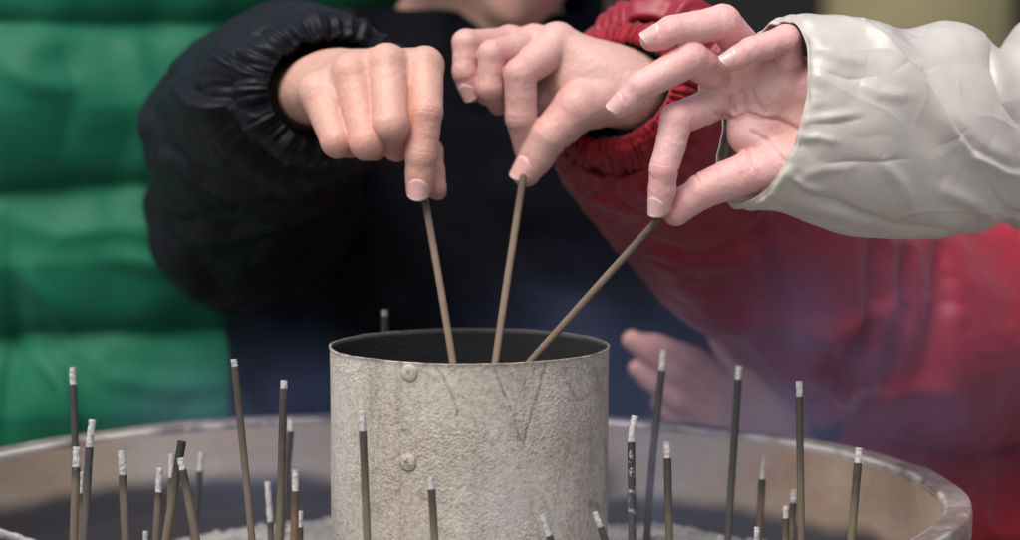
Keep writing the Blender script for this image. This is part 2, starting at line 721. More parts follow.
def ringpx(x, y, d, a, b):
    """ring centred at photo position x,y at distance d; a and b = half axes (right, down, away) in photo px at d"""
    s = d / F
    return (P(x, y, d), V(*a) * s, V(*b) * s)


def wr(p, sc, stretch, k=2.0, o=0.0):
    """ridged wrinkles; stretch = per-axis frequency multipliers"""
    q = p * np.array(stretch) * sc + o
    q = q + .35 * np.stack([noise(q * .7 + 5), noise(q * .7 + 9), noise(q * .7 + 13)], -1)
    return (1 - np.abs(np.clip(noise(q) * 1.6, -1, 1))) ** k




def bl(p, sc, stretch, o=0.0, e=.10):
    """billows: soft swellings between sharp valleys, zero on average"""
    q = p * np.array(stretch) * sc + o
    q = q + .3 * np.stack([noise(q * .8 + 5), noise(q * .8 + 9), noise(q * .8 + 13)], -1)
    n_ = noise(q) * 1.4
    return np.sqrt(n_ * n_ + e * e) - .42


def arm_chain(rings, r0, r1, lo=1):
    """arm joints along the middle of a sleeve, shoulder first"""
    c = [r[0] for r in rings[lo:]][::-1]
    n = len(c)
    return [(q, r0 + (r1 - r0) * k / (n - 1)) for k, q in enumerate(c)]
# ------------------------------------------------------------------ hand data
H1 = dict(d=1600.0, h=.62,
    wrist=[(345, 74, 150, 24), (303, 94, 150, 22)],
    forearm=[(322, 88, 150, 30), (268, 110, 290, 42), (225, 150, 480, 56)],
    fingers={
        'index': [(425, 66, 36, 19), (426, 112, 0, 17), (421, 155, 0, 16), (419, 189, 6, 13.2)],
        'middle': [(387, 64, 28, 20), (391, 124, -12, 19), (397, 146, 28, 15.5), (388, 128, 62, 13)],
        'ring': [(352, 73, 32, 20), (367, 142, -4, 18.3), (374, 146, 36, 14.5), (368, 125, 64, 12)],
        'pinky': [(319, 92, 46, 20.5), (337.5, 141, 10, 17.3), (350, 145, 42, 13), (352, 125, 66, 11)],
        'thumb': [(352, 110, 120, 22), (395, 130, 76, 19), (428, 152, 44, 15.5), (434.5, 187, 31, 12.3)],
    },
    dorsal={'index': (-.1, -.35, -1), 'thumb': (.35, .1, 1)},
    nail_n={'index': (-.12, -.05, -1)},
    extra=[(365, 95, 90, 30), (330, 95, 100, 28), (336, 104, 34, 16), (370, 94, 24, 16), (406, 90, 26, 15)], kf=.6)
H2 = dict(d=1660.0, h=.62,
    wrist=[(628, 92, 12, 30), (630, 84, 62, 27)],
    forearm=[(628, 90, 38, 35), (650, 113, 110, 34), (692, 152, 220, 36)],
    fingers={
        'index': [(558, 43, 18, 19.5), (520, 74, -20, 16.5), (521, 117, -14, 16), (531, 168, 12, 12)],
        'middle': [(534, 43, 32, 17), (492, 54, -8, 14.5), (490, 88, -8, 14), (499, 104, 14, 11.5)],
        'ring': [(510, 42, 46, 15.5), (466, 43, 6, 14), (465, 72, 2, 13), (471, 91, 6, 11.3)],
        'pinky': [(492, 48, 64, 13), (480, 58, 44, 11.5), (480, 82, 40, 11), (487, 96, 38, 10)],
        'thumb': [(614, 96, 14, 27), (577, 108, -10, 24.5), (549, 136, -14, 20), (526, 172.5, -10, 14.6)],
    },
    dorsal={'thumb': (-.55, -.45, -.8)},
    nail_n={'ring': (-.45, .25, -.85), 'thumb': (-.62, -.12, -.78)},
    extra=[(600, 80, 25, 34), (560, 86, 34, 19), (545, 104, 30, 14), (575, 84, 14, 20)], kf=.6)
H3 = dict(d=1550.0, h=.62,
    wrist=[(868, 160, 12, 30), (872, 98, 14, 30)],
    forearm=[(870, 128, 14, 42), (940, 130, 70, 44), (1000, 130, 130, 44)],
    fingers={
        'index': [(730, 96, 26, 18.5), (677, 119, -16, 16.8), (664, 168, -20, 14.6), (659.5, 206, -9, 12.2)],
        'middle': [(733, 80, 22, 19), (690, 59, -32, 18.3), (641, 86, -40, 14.6), (619.5, 106.5, -34, 11.6)],
        'ring': [(752, 56, 20, 19), (723, 22.5, -20, 18), (672, 31, -38, 15.5), (652, 39.5, -36, 12)],
        'pinky': [(790, 82, 4, 18), (786, 40, -22, 15.5), (751, 50, -38, 13), (729, 61.5, -38, 10.4)],
        'thumb': [(812, 165, -4, 30), (752, 172, -2, 22.5), (704, 190, 4, 18.3), (676, 212, 8, 14.2)],
    },
    dorsal={'thumb': (.3, .95, .25)},
    nail_n={'index': (-.55, -.05, -.85), 'middle': (-.75, -.15, -.65), 'ring': (-.45, -.55, -.7), 'pinky': (-.45, -.45, -.78), 'thumb': (-.25, .95, -.15)},
    extra=[(782, 165, -6, 25), (765, 88, 8, 24), (716, 88, 12, 17), (736, 60, 6, 18), (770, 62, 6, 20), (758, 136, 6, 20), (748, 122, 14, 16), (744, 138, 8, 13)], kb=0.0, kf=.5,
    creases=[([(716, 113), (735, 119), (748, 113), (762, 118), (778, 119), (800, 130)], 2.2, 3.2, 12),
             ([(731, 96), (735, 112)], 2.0, 2.0, 12), ([(742, 92), (746, 111)], 2.0, 1.6, 12),
             ([(752, 90), (758, 103), (766, 113)], 2.0, 1.8, 12),
             ([(752, 132), (768, 142), (784, 162)], 2.4, 1.6, 12),
             ([(745, 160), (742, 178), (748, 192)], 2.2, 1.2, 30)])
H4 = dict(d=1950.0, h=2.0,
    wrist=[(795, 425, 12, 25.8), (760, 445, 12, 25.8)],
    forearm=[(778, 436, 14, 31.0), (850, 480, 90, 39.6), (930, 520, 200, 48.2)],
    fingers={
        'index': [(735, 385, 0, 16.3), (695, 360, -10, 13.8), (668, 350, -10, 12.0), (650, 343, -8, 10.3)],
        'middle': [(718, 400, 0, 16.3), (676, 372, -10, 13.8), (650, 352, -10, 12.0), (632, 340, -8, 10.3)],
        'ring': [(712, 418, 5, 15.5), (680, 400, -5, 13.8), (655, 382, -5, 12.0), (638, 368, -3, 10.3)],
        'pinky': [(716, 434, 10, 14.6), (690, 428, 5, 12.0), (672, 415, 5, 10.3), (660, 402, 5, 9.5)],
        'thumb': [(775, 405, -10, 22.4), (752, 376, -25, 15.5), (733, 358, -30, 12.0), (718, 340, -32, 10.3)],
    }, dorsal={k: (-.2, .3, -1) for k in ('index', 'middle', 'ring', 'pinky', 'thumb')}, kf=.8)
# ------------------------------------------------------------------ people
PX = lambda d: d / F


def head_sdf(c, yaw, tilt=0.0, chin=None):
    """a head about 215 mm high centred at c, looking along -Y turned by yaw, nodding by tilt"""
    R = Matrix.Rotation(yaw, 3, 'Z') @ Matrix.Rotation(tilt, 3, 'X')
    Rn = np.array(R)

    def f(p):
        q = (p - c) @ Rn            # local: x right, -y front, z up
        d = ell(q, np.array([0, 12, 28]), (74, 92, 84))
        d = smin(d, ell(q, np.array([0, -14, -30]), (60, 66, 70)), 26)
        d = smin(d, ell(q, np.array([0, -52, -88]), (24, 22, 20)), 30)          # chin
        for s in (-1, 1):
            d = smin(d, ell(q, np.array([s * 38, -52, -18]), (22, 20, 18)), 22)  # cheek
            d = smin(d, ell(q, np.array([s * 72, 10, -10]), (8, 18, 30)), 5)     # ear
            e = ell(q, np.array([s * 31, -78, 6]), (15, 10, 9))
            d = -smin(-d, e, 8)
            d = smin(d, np.linalg.norm(q - np.array([s * 31, -66, 6]), axis=1) - 12, 2)
        d = smin(d, cone(q, np.array([0, -78, 10]), np.array([0, -98, -24]), 7, 11), 9)   # nose
        d = smin(d, ell(q, np.array([0, -82, -54]), (24, 9, 6)), 5)
        d = smin(d, ell(q, np.array([0, -80, -64]), (20, 9, 7)), 5)
        d = d + 1.6 * np.exp(-((q[:, 2] + 58.5) / 1.6) ** 2) * (np.abs(q[:, 0]) < 22) * (q[:, 1] < -60)
        return d

    def hair(p):
        q = (p - c) @ Rn
        d = ell(q, np.array([0, 18, 34]), (84, 98, 88))
        d = smin(d, ell(q, np.array([0, 40, -30]), (72, 66, 70)), 20)
        cut = (q[:, 1] + 44) * -.75 + (q[:, 2] - 40) * -.55       # keeps the face clear
        d = -smin(-d, -cut if False else ((q[:, 1] + 50) * .8 + (q[:, 2] - 52) * .6) * 1.0, 10) if False else np.maximum(d, -((q[:, 1] + 30) * .85 + (q[:, 2] - 30) * .5))
        return d + 3 * noise(p * np.array([.12, .12, .02]))
    return f, hair


def person(name, label, head_c, yaw, tilt, neck, sh, hips, feet, arms, hands, skin, group='people gathered round the incense censer'):
    """arms: list of joint chains (point, radius); hands: list of high resolution hand meshes"""
    e = empty(name, [np.mean([f_[0] for f_ in feet]), np.mean([f_[1] for f_ in feet]), 0])
    tag(e, label, 'person', group)
    hf, hair = head_sdf(head_c, yaw, tilt)

    def f(p):
        d = hf(p)
        d = smin(d, cone(p, neck, head_c + np.array([0, 25, -40.0]), 52, 50), 25)
        t = cone(p, (sh[0] + sh[1]) / 2 + np.array([0, 10, -70.]), hips, 92, 104)
        t = smin(t, cone(p, sh[0] + np.array([0, 10, 0.]), sh[1] + np.array([0, 10, 0.]), 42, 42), 40)
        d = smin(d, t, 25)
        for i, ft in enumerate(feet):
            hp = hips + (ft - hips) * np.array([.8, .8, 0])
            kn = (hp * .5 + ft * .5) + np.array([0, -20, 30.])
            d = smin(d, smin(cone(p, hp, kn, 80, 55), cone(p, kn, ft + np.array([0, 0, 70.]), 55, 36), 20), 20)
            d = smin(d, ell(p, ft + np.array([0, -60., 38]), (42, 120, 38)), 20)
        for ch in arms:
            for (a, ra), (b, rb) in zip(ch[:-1], ch[1:]):
                d = smin(d, cone(p, a, b, ra, rb), 18)
        return d
    allp = np.array([head_c, *sh, hips, *feet] + [q for ch in arms for q, _ in ch])
    v, fc = surface_nets(f, allp.min(0) - 160, allp.max(0) + 160, 9.0)
    v = relax(v, fc, 1, .4)
    fl = np.zeros(len(v)) + .15
    vs, fs, fls = [v], [fc], [fl]
    off = len(v)
    for R in hands:
        vs.append(R['v']); fs.append(R['f'] + off); fls.append(R['flush'])
        off += len(R['v'])
    b = mesh_obj('body', np.concatenate(vs), np.concatenate(fs), skin, e, attrs={'flush': np.concatenate(fls)})
    hv, hfc = surface_nets(hair, head_c - 130, head_c + 135, 7.0)
    mesh_obj('hair', hv, hfc, HAIR, e)
    for ft in feet:
        hp = hips + (ft - hips) * np.array([.8, .8, 0])
    # trousers: a waist and two legs in one mesh

    def tr(p):
        d = ell(p, hips + np.array([0, 0, -30.]), (165, 130, 120))
        for ft in feet:
            hp = hips + (ft - hips) * np.array([.8, .8, 0])
            kn = (hp * .5 + ft * .5) + np.array([0, -20, 30.])
            d = smin(d, smin(cone(p, hp, kn, 96, 72), cone(p, kn, ft + np.array([0, 0, 105.]), 72, 66), 20), 30)
        d = np.maximum(d, (min(q[2] for q in feet) + 62) - p[:, 2])
        return d + 5 * noise(p * .02)
    tv, tf = surface_nets(tr, np.minimum(hips, np.min(feet, 0)) - 210, np.maximum(hips, np.max(feet, 0)) + 210, 11.0)
    mesh_obj('trousers', tv, tf, TROUSER, e)
    for i, ft in enumerate(feet):
        def shoe(p):
            d = ell(p, ft + np.array([0, -65., 42]), (52, 135, 44))
            d = smin(d, cone(p, ft + np.array([0, 0, 60.]), ft + np.array([0, 0, 95.]), 52, 52), 15)
            return np.maximum(d, ft[2] + 2 - p[:, 2])
        sv, sf = surface_nets(shoe, ft - np.array([90, 230, 20]), ft + np.array([90, 100, 180]), 9.0)
        mesh_obj('shoe', sv, sf, HAIR, e)
    return e, b


def quilt(cx, seams, depth, w=9, along='Z', wrk=1.0, seed=0.0):
    """down channels: puffs between stitched seams (world z in mm) with gathers running off each seam"""
    p = cx['pos']
    z = p[..., 2]
    d = np.full(z.shape, 1e9)
    for s_ in seams:
        zz = s_ + 9 * noise(p * np.array([.007, .007, 0]) + s_) + 2 * noise(p * np.array([.03, .03, 0]) + s_)
        d = np.minimum(d, np.abs(z - zz))
    puff = depth * (1 - np.exp(-d / 34.0)) - 3.0 * np.exp(-(d / w) ** 2)
    g = bl(p, .011, (1.0, 1.0, .45), seed) * np.exp(-d / 60.0) * 11 * wrk
    g2 = bl(p, .026, (1.0, 1.0, .5), seed + 3) * np.exp(-d / 26.0) * 4.5 * wrk
    g3 = bl(p, .009, (.9, 1.0, 1.6), seed + 8) * 5
    return puff + g + g2 + g3 + 6 * fbm(p * .005 + seed, 2)


# ---- person in the green jacket -------------------------------------------
dg = 2230.0


def zat(y, d):
    return P(0, y, d)[2]


gc = P(52, 200, dg)
gt = [zat(22, dg - 130), zat(187, dg - 130), zat(338, dg - 130)]
step = (gt[0] - gt[2]) / 2
seams = [gt[0] + step * 2, gt[0] + step, *gt, gt[2] - step, gt[2] - 2 * step]
gx = gc[0]
gfeet = [np.array([gx - 105, gc[1] + 20, 0.]), np.array([gx + 105, gc[1] + 20, 0.])]
gsh = [np.array([gx - 165, gc[1], 1400.]), np.array([gx + 150, gc[1], 1400.])]
gh = np.array([gx, gc[1] - 25, 1590.])
ghip = np.array([gx, gc[1] + 10, 840.])
arm = lambda s: [(gsh[s], 50), (gsh[s] + np.array([(-95, 60)[s], 20, -280.]), 42), (gsh[s] + np.array([(-95, 60)[s], 10, -540.]), 30), (gsh[s] + np.array([(-95, 60)[s], 0, -640.]), 34)]
G_, gb = person('person', 'person in the bright green quilted down jacket standing at the left behind the censer', gh, 0, .25, np.array([gx, gc[1], 1460.]), gsh, ghip, gfeet, [arm(0), arm(1)], [], SKIN2)


def g_disp(c):
    q = quilt(c, seams, 21, 7, seed=2.0)
    X, Y = c['X'], c['Y']
    f1 = folds(X, Y, [([(14, 225), (20, 300), (12, 380), (6, 450)], 9, 9, 'v'),
                      ([(8, 215), (60, 232), (120, 226), (190, 236)], 13, 4.5, 'r'),
                      ([(20, 262), (50, 300), (70, 345)], 10, 6, 'r'),
                      ([(100, 250), (150, 262), (215, 256)], 12, 4, 'r'),
                      ([(40, 352), (66, 385), (80, 440)], 9, 6, 'r'),
                      ([(90, 350), (110, 372), (170, 384), (230, 380)], 12, 4.5, 'r'),
                      ([(0, 60), (40, 84), (90, 88)], 14, 5, 'r'),
                      ([(60, 40), (80, 90), (60, 160)], 16, 4, 'v'),
                      ([(130, 36), (140, 70), (150, 150)], 16, 5, 'r')])
    return q + f1 * c['front']


zs = [780, 830, 930, 1050, 1160, 1280, 1380, 1440, 1480]
hw = [188, 196, 198, 196, 200, 205, 190, 120, 78]
hd = [135, 142, 142, 140, 140, 135, 115, 90, 72]
rings = [(np.array([gx, gc[1], z]), np.array([a, 0, 0.]), np.array([0, -b, 0.])) for z, a, b in zip(zs, hw, hd)]
gj = tube('jacket', rings, GREEN, G_, 420, 560, g_disp, 2.5, 4, 20)
tube('collar', [(np.array([gx, gc[1] - 4, z]), np.array([a, 0, 0.]), np.array([0, -a * .9, 0.])) for z, a in ((1535, 84), (1510, 88), (1480, 84), (1450, 86))], GREEN, gj, 60, 160, lambda c: 3 * wr(c['pos'], .03, (1, 1, .3), 2), 2, 8, 10, False)
for s in (0, 1):
    a_ = arm(s)
    ps = [a_[2][0], a_[1][0] * .4 + a_[2][0] * .6, a_[1][0], a_[0][0] * .5 + a_[1][0] * .5, a_[0][0], a_[0][0] + np.array([(60, -60)[s], 0, 10.])]
    rr = [48, 66, 74, 80, 84, 70]
    tube('sleeve', [(p_, np.array([r, 0, 0.]), np.array([0, -r, 0.])) for p_, r in zip(ps, rr)], GREEN, gj, 220, 200, lambda c: quilt(c, seams, 10, 8, seed=5.0), 2, 3, 10)

# ---- person in the black jacket -------------------------------------------
R1 = hand_build(H1)
db = 2130.0
bc = P(470, 240, db)
bx = bc[0]
chin = P(486, 19, 2040)
bh = chin + np.array([4, 66., 90])
bfeet = [np.array([bx - 85, bc[1] + 90, 0.]), np.array([bx + 85, bc[1] + 90, 0.])]
bhip = np.array([bx, bc[1] + 60, 760.])
bsh = [P(350, 90, 2150), P(590, 90, 2160)]
elb = P(228, 190, 1960)
bneck = (bsh[0] + bsh[1]) / 2 + np.array([0, 0, 40.])
rb = [ringpx(329, 88, 1684, (-6, 52, 6), (58, 2, 34)),
      ringpx(324, 90, 1692, (-6, 70, 6), (78, 2, 44)),
      ringpx(306, 98, 1735, (-6, 88, 6), (96, 2, 54)),
      ringpx(272, 116, 1800, (-4, 102, 6), (106, 2, 58)),
      ringpx(252, 150, 1890, (-2, 122, 6), (102, 2, 56)),
      ringpx(262, 190, 1980, (-6, 132, -30), (98, -8, 30)),
      ringpx(290, 130, 2070, (70, 76, -10), (70, -60, 40)),
      ringpx(345, 100, 2140, (60, 70, 10), (50, -64, 50)),
      ringpx(410, 110, 2160, (30, 80, 10), (40, -50, 60))]
fa1 = [P(*q[:2], 1600 + q[2] * 1600 / F) for q in H1['forearm']]
la = [(bsh[1], 48), (bsh[1] + np.array([55, 20, -240.]), 40), (bsh[1] + np.array([40, -90, -440.]), 28), (bsh[1] + np.array([30, -120, -500.]), 34)]
BP, bb = person('person', 'person in the black padded jacket holding a stick at the left over the can', bh, .25, .35, bneck, bsh, bhip, bfeet,
                [arm_chain(rb, 40, 17), la], [R1], SKIN1)
nails(R1, bb, ('index', 'thumb'))


def b_disp(c):
    p = c['pos']
    X, Y = c['X'], c['Y']
    q = 12 * bl(p, .009, (1.2, 1, .7), 3) + 4 * bl(p, .024, (1, 1, .8), 7)
    return q + 6 * fbm(p * .006, 2)


zs = [620, 700, 800, 920, 1040, 1140, 1200, 1245, 1285, 1310]
zs = [z - 1310 + bneck[2] + 15 for z in zs]
hw = [196, 198, 198, 194, 188, 180, 170, 150, 105, 84]
hd = [130, 134, 134, 132, 130, 126, 118, 106, 88, 76]
bt = bc[2]
rings = [(np.array([bx + 6, bc[1] + 30, z]), np.array([a, 0, 0.]), np.array([0, -b, 0.])) for z, a, b in zip(zs, hw, hd)]
bj = tube('jacket', rings, BLACK_BODY, BP, 260, 400, b_disp, 2.4, 4, 14)
# collar standing open round the chin
colr = []
for z, a, y in ((14, 98, 10), (-8, 96, 12), (-40, 106, 16), (-78, 120, 20)):
    colr.append((np.array([bneck[0] - 6, bneck[1] - 4 + y, z + bneck[2]]), np.array([a, 0, 10.]), np.array([0, -a * .95, -35.])))
tube('collar', colr, BLACK_BODY, bj, 60, 160, lambda c: 5 * wr(c['pos'], .03, (1, 1, .4), 2), 2, 12, 16, False)


def sleeve_b(c):
    p = c['pos']
    L, th = c['L'], c['th']
    near = np.exp(-(L / 42.0) ** 2)
    gather = near * (4.0 * noise(np.stack([np.cos(th) * 5, np.sin(th) * 5, L * .03], -1)) + 2.6 * noise(np.stack([np.cos(th) * 11, np.sin(th) * 11, L * .05], -1)) + 3 * bl(p, .05, (1, 1, 1), 2))
    band = -8 * np.exp(-((L - 34) / 8.0) ** 2) + 3 * np.exp(-((L - 10) / 12.0) ** 2)
    w_ = (1 - near) * (11 * bl(p, .010, (.8, 1, 1.3), 1.3) + 4.0 * bl(p, .024, (.8, 1, 1.3), 4)) + 1.2 * bl(p, .06, (1, 1, 1), 9)
    fo = folds(c['X'], c['Y'], [([(168, 78), (200, 100), (250, 112)], 8, 7, 's'), ([(160, 150), (205, 178), (270, 190)], 9, 7, 's'),
                                ([(195, 40), (225, 60), (262, 78)], 7, 6, 's'), ([(172, 230), (230, 240), (300, 222)], 9, 6, 's'),
                                ([(280, 180), (330, 205), (390, 215)], 8, 5, 's')])
    return gather + band + w_ + fo * c['front']


bs = tube('sleeve', rb, BLACK, bj, 420, 460, sleeve_b, 2, 5, 46)
# ---- person in the red jacket ---------------------------------------------
R2 = hand_build(H2)
R4 = hand_build(H4)
dr = 2240.0
rc = P(1300, 200, dr)
rx = rc[0]
rfeet = [np.array([rx - 90, rc[1] + 60, 0.]), np.array([rx + 90, rc[1] + 60, 0.])]
rhip = np.array([rx, rc[1] + 40, 800.])
rsh = [P(1120, 110, 2200), P(1470, 90, 2280)]
rneck = (rsh[0] + rsh[1]) / 2 + np.array([0, 10, 60.])
rh = rneck + np.array([-20, -35, 150.])
d2 = H2['d']
rr_ = [ringpx(632, 96, 1700, (-30, 82, 4), (70, 10, -36)),
       ringpx(640, 96, 1714, (-40, 102, 4), (82, 20, -48)),
       ringpx(672, 126, 1765, (-74, 94, 4), (76, 50, -62)),
       ringpx(722, 182, 1850, (-88, 86, 4), (68, 66, -68)),
       ringpx(806, 262, 1930, (-86, 88, 4), (72, 72, -80)),
       ringpx(890, 322, 1990, (-84, 104, 4), (84, 60, -90)),
       ringpx(968, 300, 2060, (-30, 160, 20), (110, 10, -90)),
       ringpx(1030, 190, 2120, (60, 110, 20), (110, -50, -30)),
       ringpx(1120, 150, 2200, (60, 80, 20), (90, -60, 30)),
       ringpx(1200, 170, 2220, (20, 80, 20), (50, -60, 60))]
rr4 = [ringpx(800, 442, 1955, (-24, 40, 5), (20, 12, -34)),
       ringpx(820, 452, 1968, (-28, 54, 5), (22, 12, -48)),
       ringpx(880, 486, 2010, (-32, 72, 5), (22, 10, -60)),
       ringpx(990, 540, 2070, (-34, 88, 5), (22, 10, -76)),
       ringpx(1120, 520, 2130, (60, 90, 10), (70, -20, -60)),
       ringpx(1300, 260, 2220, (90, 50, 10), (60, -60, -50)),
       ringpx(1420, 150, 2270, (80, 50, 10), (40, -60, -50))]
fa2 = [P(*q[:2], d2 + q[2] * d2 / F) for q in H2['forearm']]
fa4 = [P(*q[:2], 1930 + q[2] * 1930 / F) for q in H4['forearm']]
elb2 = P(930, 330, 2010)
elb4 = P(1090, 560, 2120)
RP, rbod = person('person', 'person in the red padded jacket reaching in from behind with the middle stick', rh, -.45, .3, rneck, rsh, rhip, rfeet,
                  [arm_chain(rr_, 40, 20, 2), arm_chain(rr4, 40, 20, 2)], [R2, R4], SKIN2)
nails(R2, rbod, ('ring', 'thumb'))


def r_disp(c):
    p = c['pos']
    return 12 * bl(p, .012, (1.3, 1, .35), 3) + 5 * bl(p, .028, (1.3, 1, .4), 7) + 6 * fbm(p * .006, 2)


zs = [640, 720, 820, 940, 1060, 1170, 1250, 1310, 1350]
hw = [198, 200, 198, 194, 192, 190, 168, 118, 82]
hd = [135, 138, 138, 134, 132, 128, 110, 90, 74]
rings = [(np.array([rx, rc[1] + 30, z]), np.array([a, 0, 0.]), np.array([0, -b, 0.])) for z, a, b in zip(zs, hw, hd)]
rj = tube('jacket', rings, RED, RP, 300, 420, r_disp, 2.4, 4, 14)
tube('collar', [(np.array([rneck[0], rneck[1], rneck[2] + dz]), np.array([a, 0, 0.]), np.array([0, -a, 0.])) for dz, a in ((60, 84), (25, 84), (-10, 92), (-45, 110))], RED, rj, 50, 140, lambda c: 4 * wr(c['pos'], .03, (1, 1, .4), 2), 2, 8, 10, False)


def sleeve_r(c):
    p = c['pos']
    L, th = c['L'], c['th']
    out = sst(10, 60, L)
    w_ = out * (8 * bl(p, .009, (1.1, 1, .6), 1.3) + 3.0 * bl(p, .022, (1.1, 1, .7), 4)) + 1.0 * bl(p, .06, (1, 1, 1), 9)
    near = np.exp(-((L - 0) / 30.0) ** 2)
    gather = near * (1.8 * np.cos(th * 19 + 6 * noise(np.stack([np.cos(th) * 2, np.sin(th) * 2, L * .02], -1)) * 2))
    fo = folds(c['X'], c['Y'], [
        ([(566, 200), (600, 196), (640, 214)], 6, 4, 's'), ([(640, 250), (700, 262), (760, 246)], 9, 7, 's'),
        ([(700, 330), (760, 318), (830, 330), (900, 300)], 12, 8, 'r'), ([(800, 420), (860, 396), (940, 388)], 12, 8, 'r'),
        ([(868, 240), (872, 300), (846, 372), (800, 420)], 10, 12, 'g'), ([(906, 240), (906, 310), (880, 380), (836, 430)], 10, 12, 'g'),
        ([(940, 236), (946, 300), (930, 370)], 9, 9, 'g'), ([(760, 236), (780, 300), (770, 350)], 12, 7, 'g'),
        ([(730, 300), (790, 380), (850, 440)], 14, 7, 'r')])
    return w_ + gather + fo * c['front']


rs_ = tube('sleeve', rr_, RED, rj, 460, 480, sleeve_r, 2, 4, 40)


def ruff(c):
    th, L = c['th'], c['L']
    n_ = noise(np.stack([np.cos(th) * 6, np.sin(th) * 6, L * .05], -1))
    return 1.5 * np.cos(th * 52 + 5 * n_) * (.7 + .6 * noise(c['pos'] * .12)) + .35 * np.cos(L * 1.3 + 3 * n_) + 2.5 * np.sin(np.clip(L / c['tot'], 0, 1) * math.pi) + 2.0 * n_


cuff_r = [ringpx(613, 90, 1668, (-18, 52, 4), (56, 6, -30)),
          ringpx(616, 92, 1674, (-21, 62, 4), (65, 8, -36)),
          ringpx(626, 96, 1690, (-24, 66, 4), (66, 10, -38)),
          ringpx(640, 106, 1712, (-30, 72, 4), (62, 10, -36))]
tube('cuff', cuff_r, RUFF_R, rs_, 60, 900, ruff, 2, 4, 30, False)
lin_r = [ringpx(620, 91, 1676, (-16, 47, 4), (50, 6, -28)), ringpx(624, 93, 1686, (-17, 50, 4), (54, 7, -30)), ringpx(655, 112, 1730, (-26, 56, 4), (46, 8, -28))]
tube('lining', lin_r, LINING, rs_, 30, 200, lambda c: 1.2 * noise(c['pos'] * .1), 2, 3, 10, False)
# the other arm, low on the right
rs4 = tube('sleeve', rr4, RED, rj, 260, 260, lambda c: 8 * wr(c['pos'], .014, (1, 1, .8), 2.5, 6) * sst(5, 50, c['L']), 2, 4, 14)
tube('lining', [ringpx(790, 434, 1947, (-28, 44, 5), (22, 12, -38)), ringpx(803, 444, 1957, (-27, 44, 5), (22, 12, -38)), ringpx(830, 458, 1970, (-22, 38, 5), (18, 10, -30))],
     LINING, rs4, 24, 120, None, 2, 3, 8, False)

# ---- person in the pale grey jacket, on the right, near --------------------
R3 = hand_build(H3)
wx = P(1560, 130, 1760)
wfeet = [wx * np.array([1, 1, 0]) + np.array([0, -100, 0]), wx * np.array([1, 1, 0]) + np.array([0, 110, 0])]
whip = np.array([wx[0], wx[1], 860.])
wsh = [wx + np.array([-10, -165, 120.]), wx + np.array([-10, 165, 110.])]
wneck = wx + np.array([0, 0, 185.])
whd = wneck + np.array([-30, 0, 150.])
rw = [ringpx(757, 113, 1550, (-23, 96, 6), (37, 4, -66)),
      ringpx(768, 114, 1552, (-22, 103, 6), (35, 4, -76)),
      ringpx(802, 118, 1556, (-20, 105, 6), (34, 4, -84)),
      ringpx(858, 126, 1566, (-10, 113, 4), (26, 3, -92)),
      ringpx(905, 132, 1580, (0, 110, 2), (20, 2, -92)),
      ringpx(945, 128, 1595, (2, 114, 2), (20, 2, -96)),
      ringpx(978, 130, 1608, (0, 110, 2), (20, 2, -92)),
      ringpx(1003, 134, 1618, (0, 93, 2), (20, 2, -82)),
      ringpx(1026, 128, 1626, (0, 113, 2), (20, 2, -94)),
      ringpx(1060, 130, 1640, (0, 112, 2), (20, 2, -98)),
      ringpx(1180, 160, 1670, (-6, 118, 2), (20, 2, -106)),
      ringpx(1330, 200, 1700, (20, 124, 2), (40, -20, -110)),
      ringpx(1440, 80, 1650, (100, 80, 20), (60, -50, -90)),
      ringpx(1520, 0, 1620, (90, 90, 20), (60, -60, -90))]
fa3 = [P(*q[:2], 1550 + q[2] * .5) for q in H3['forearm']]
elb3 = P(1330, 240, 1700)
ra_ = [(wsh[1], 50), (wsh[1] + np.array([-20, 50, -270.]), 42), (wsh[1] + np.array([-60, 30, -520.]), 28), (wsh[1] + np.array([-60, 30, -600.]), 34)]
WP, wb = person('person', 'person in the pale grey shiny jacket whose open hand enters from the right', whd, -math.pi / 2, .2, wneck, wsh, whip, wfeet,
                [arm_chain(rw, 34, 20, 4), ra_], [R3], SKIN3)
nails(R3, wb, ('index', 'middle', 'ring', 'pinky'))


def w_disp(c):
    p = c['pos']
    return 10 * bl(p, .010, (1.2, 1, .7), 3) + 4 * fbm(p * .006, 2) + 12 * np.abs(np.sin(p[..., 2] * math.pi / 130)) ** .7


zs = [760, 850, 960, 1080, 1200, 1320, 1410, 1460, 1490]
zs = [z - (1490 - wneck[2]) for z in zs]
hw = [135, 142, 142, 138, 136, 132, 115, 92, 76]
hd = [190, 196, 196, 192, 190, 190, 175, 118, 78]
rings = [(np.array([wx[0], wx[1], z]), np.array([a, 0, 0.]), np.array([0, -b, 0.])) for z, a, b in zip(zs, hw, hd)]
wj = tube('jacket', rings, BEIGE, WP, 220, 300, w_disp, 2.4, 4, 14)
tube('collar', [(wneck + np.array([0, 0, dz]), np.array([a, 0, 0.]), np.array([0, -a, 0.])) for dz, a in ((60, 84), (25, 86), (-10, 92), (-45, 110))], BEIGE, wj, 50, 140, lambda c: 4 * wr(c['pos'], .03, (1, 1, .4), 2), 2, 8, 10, False)


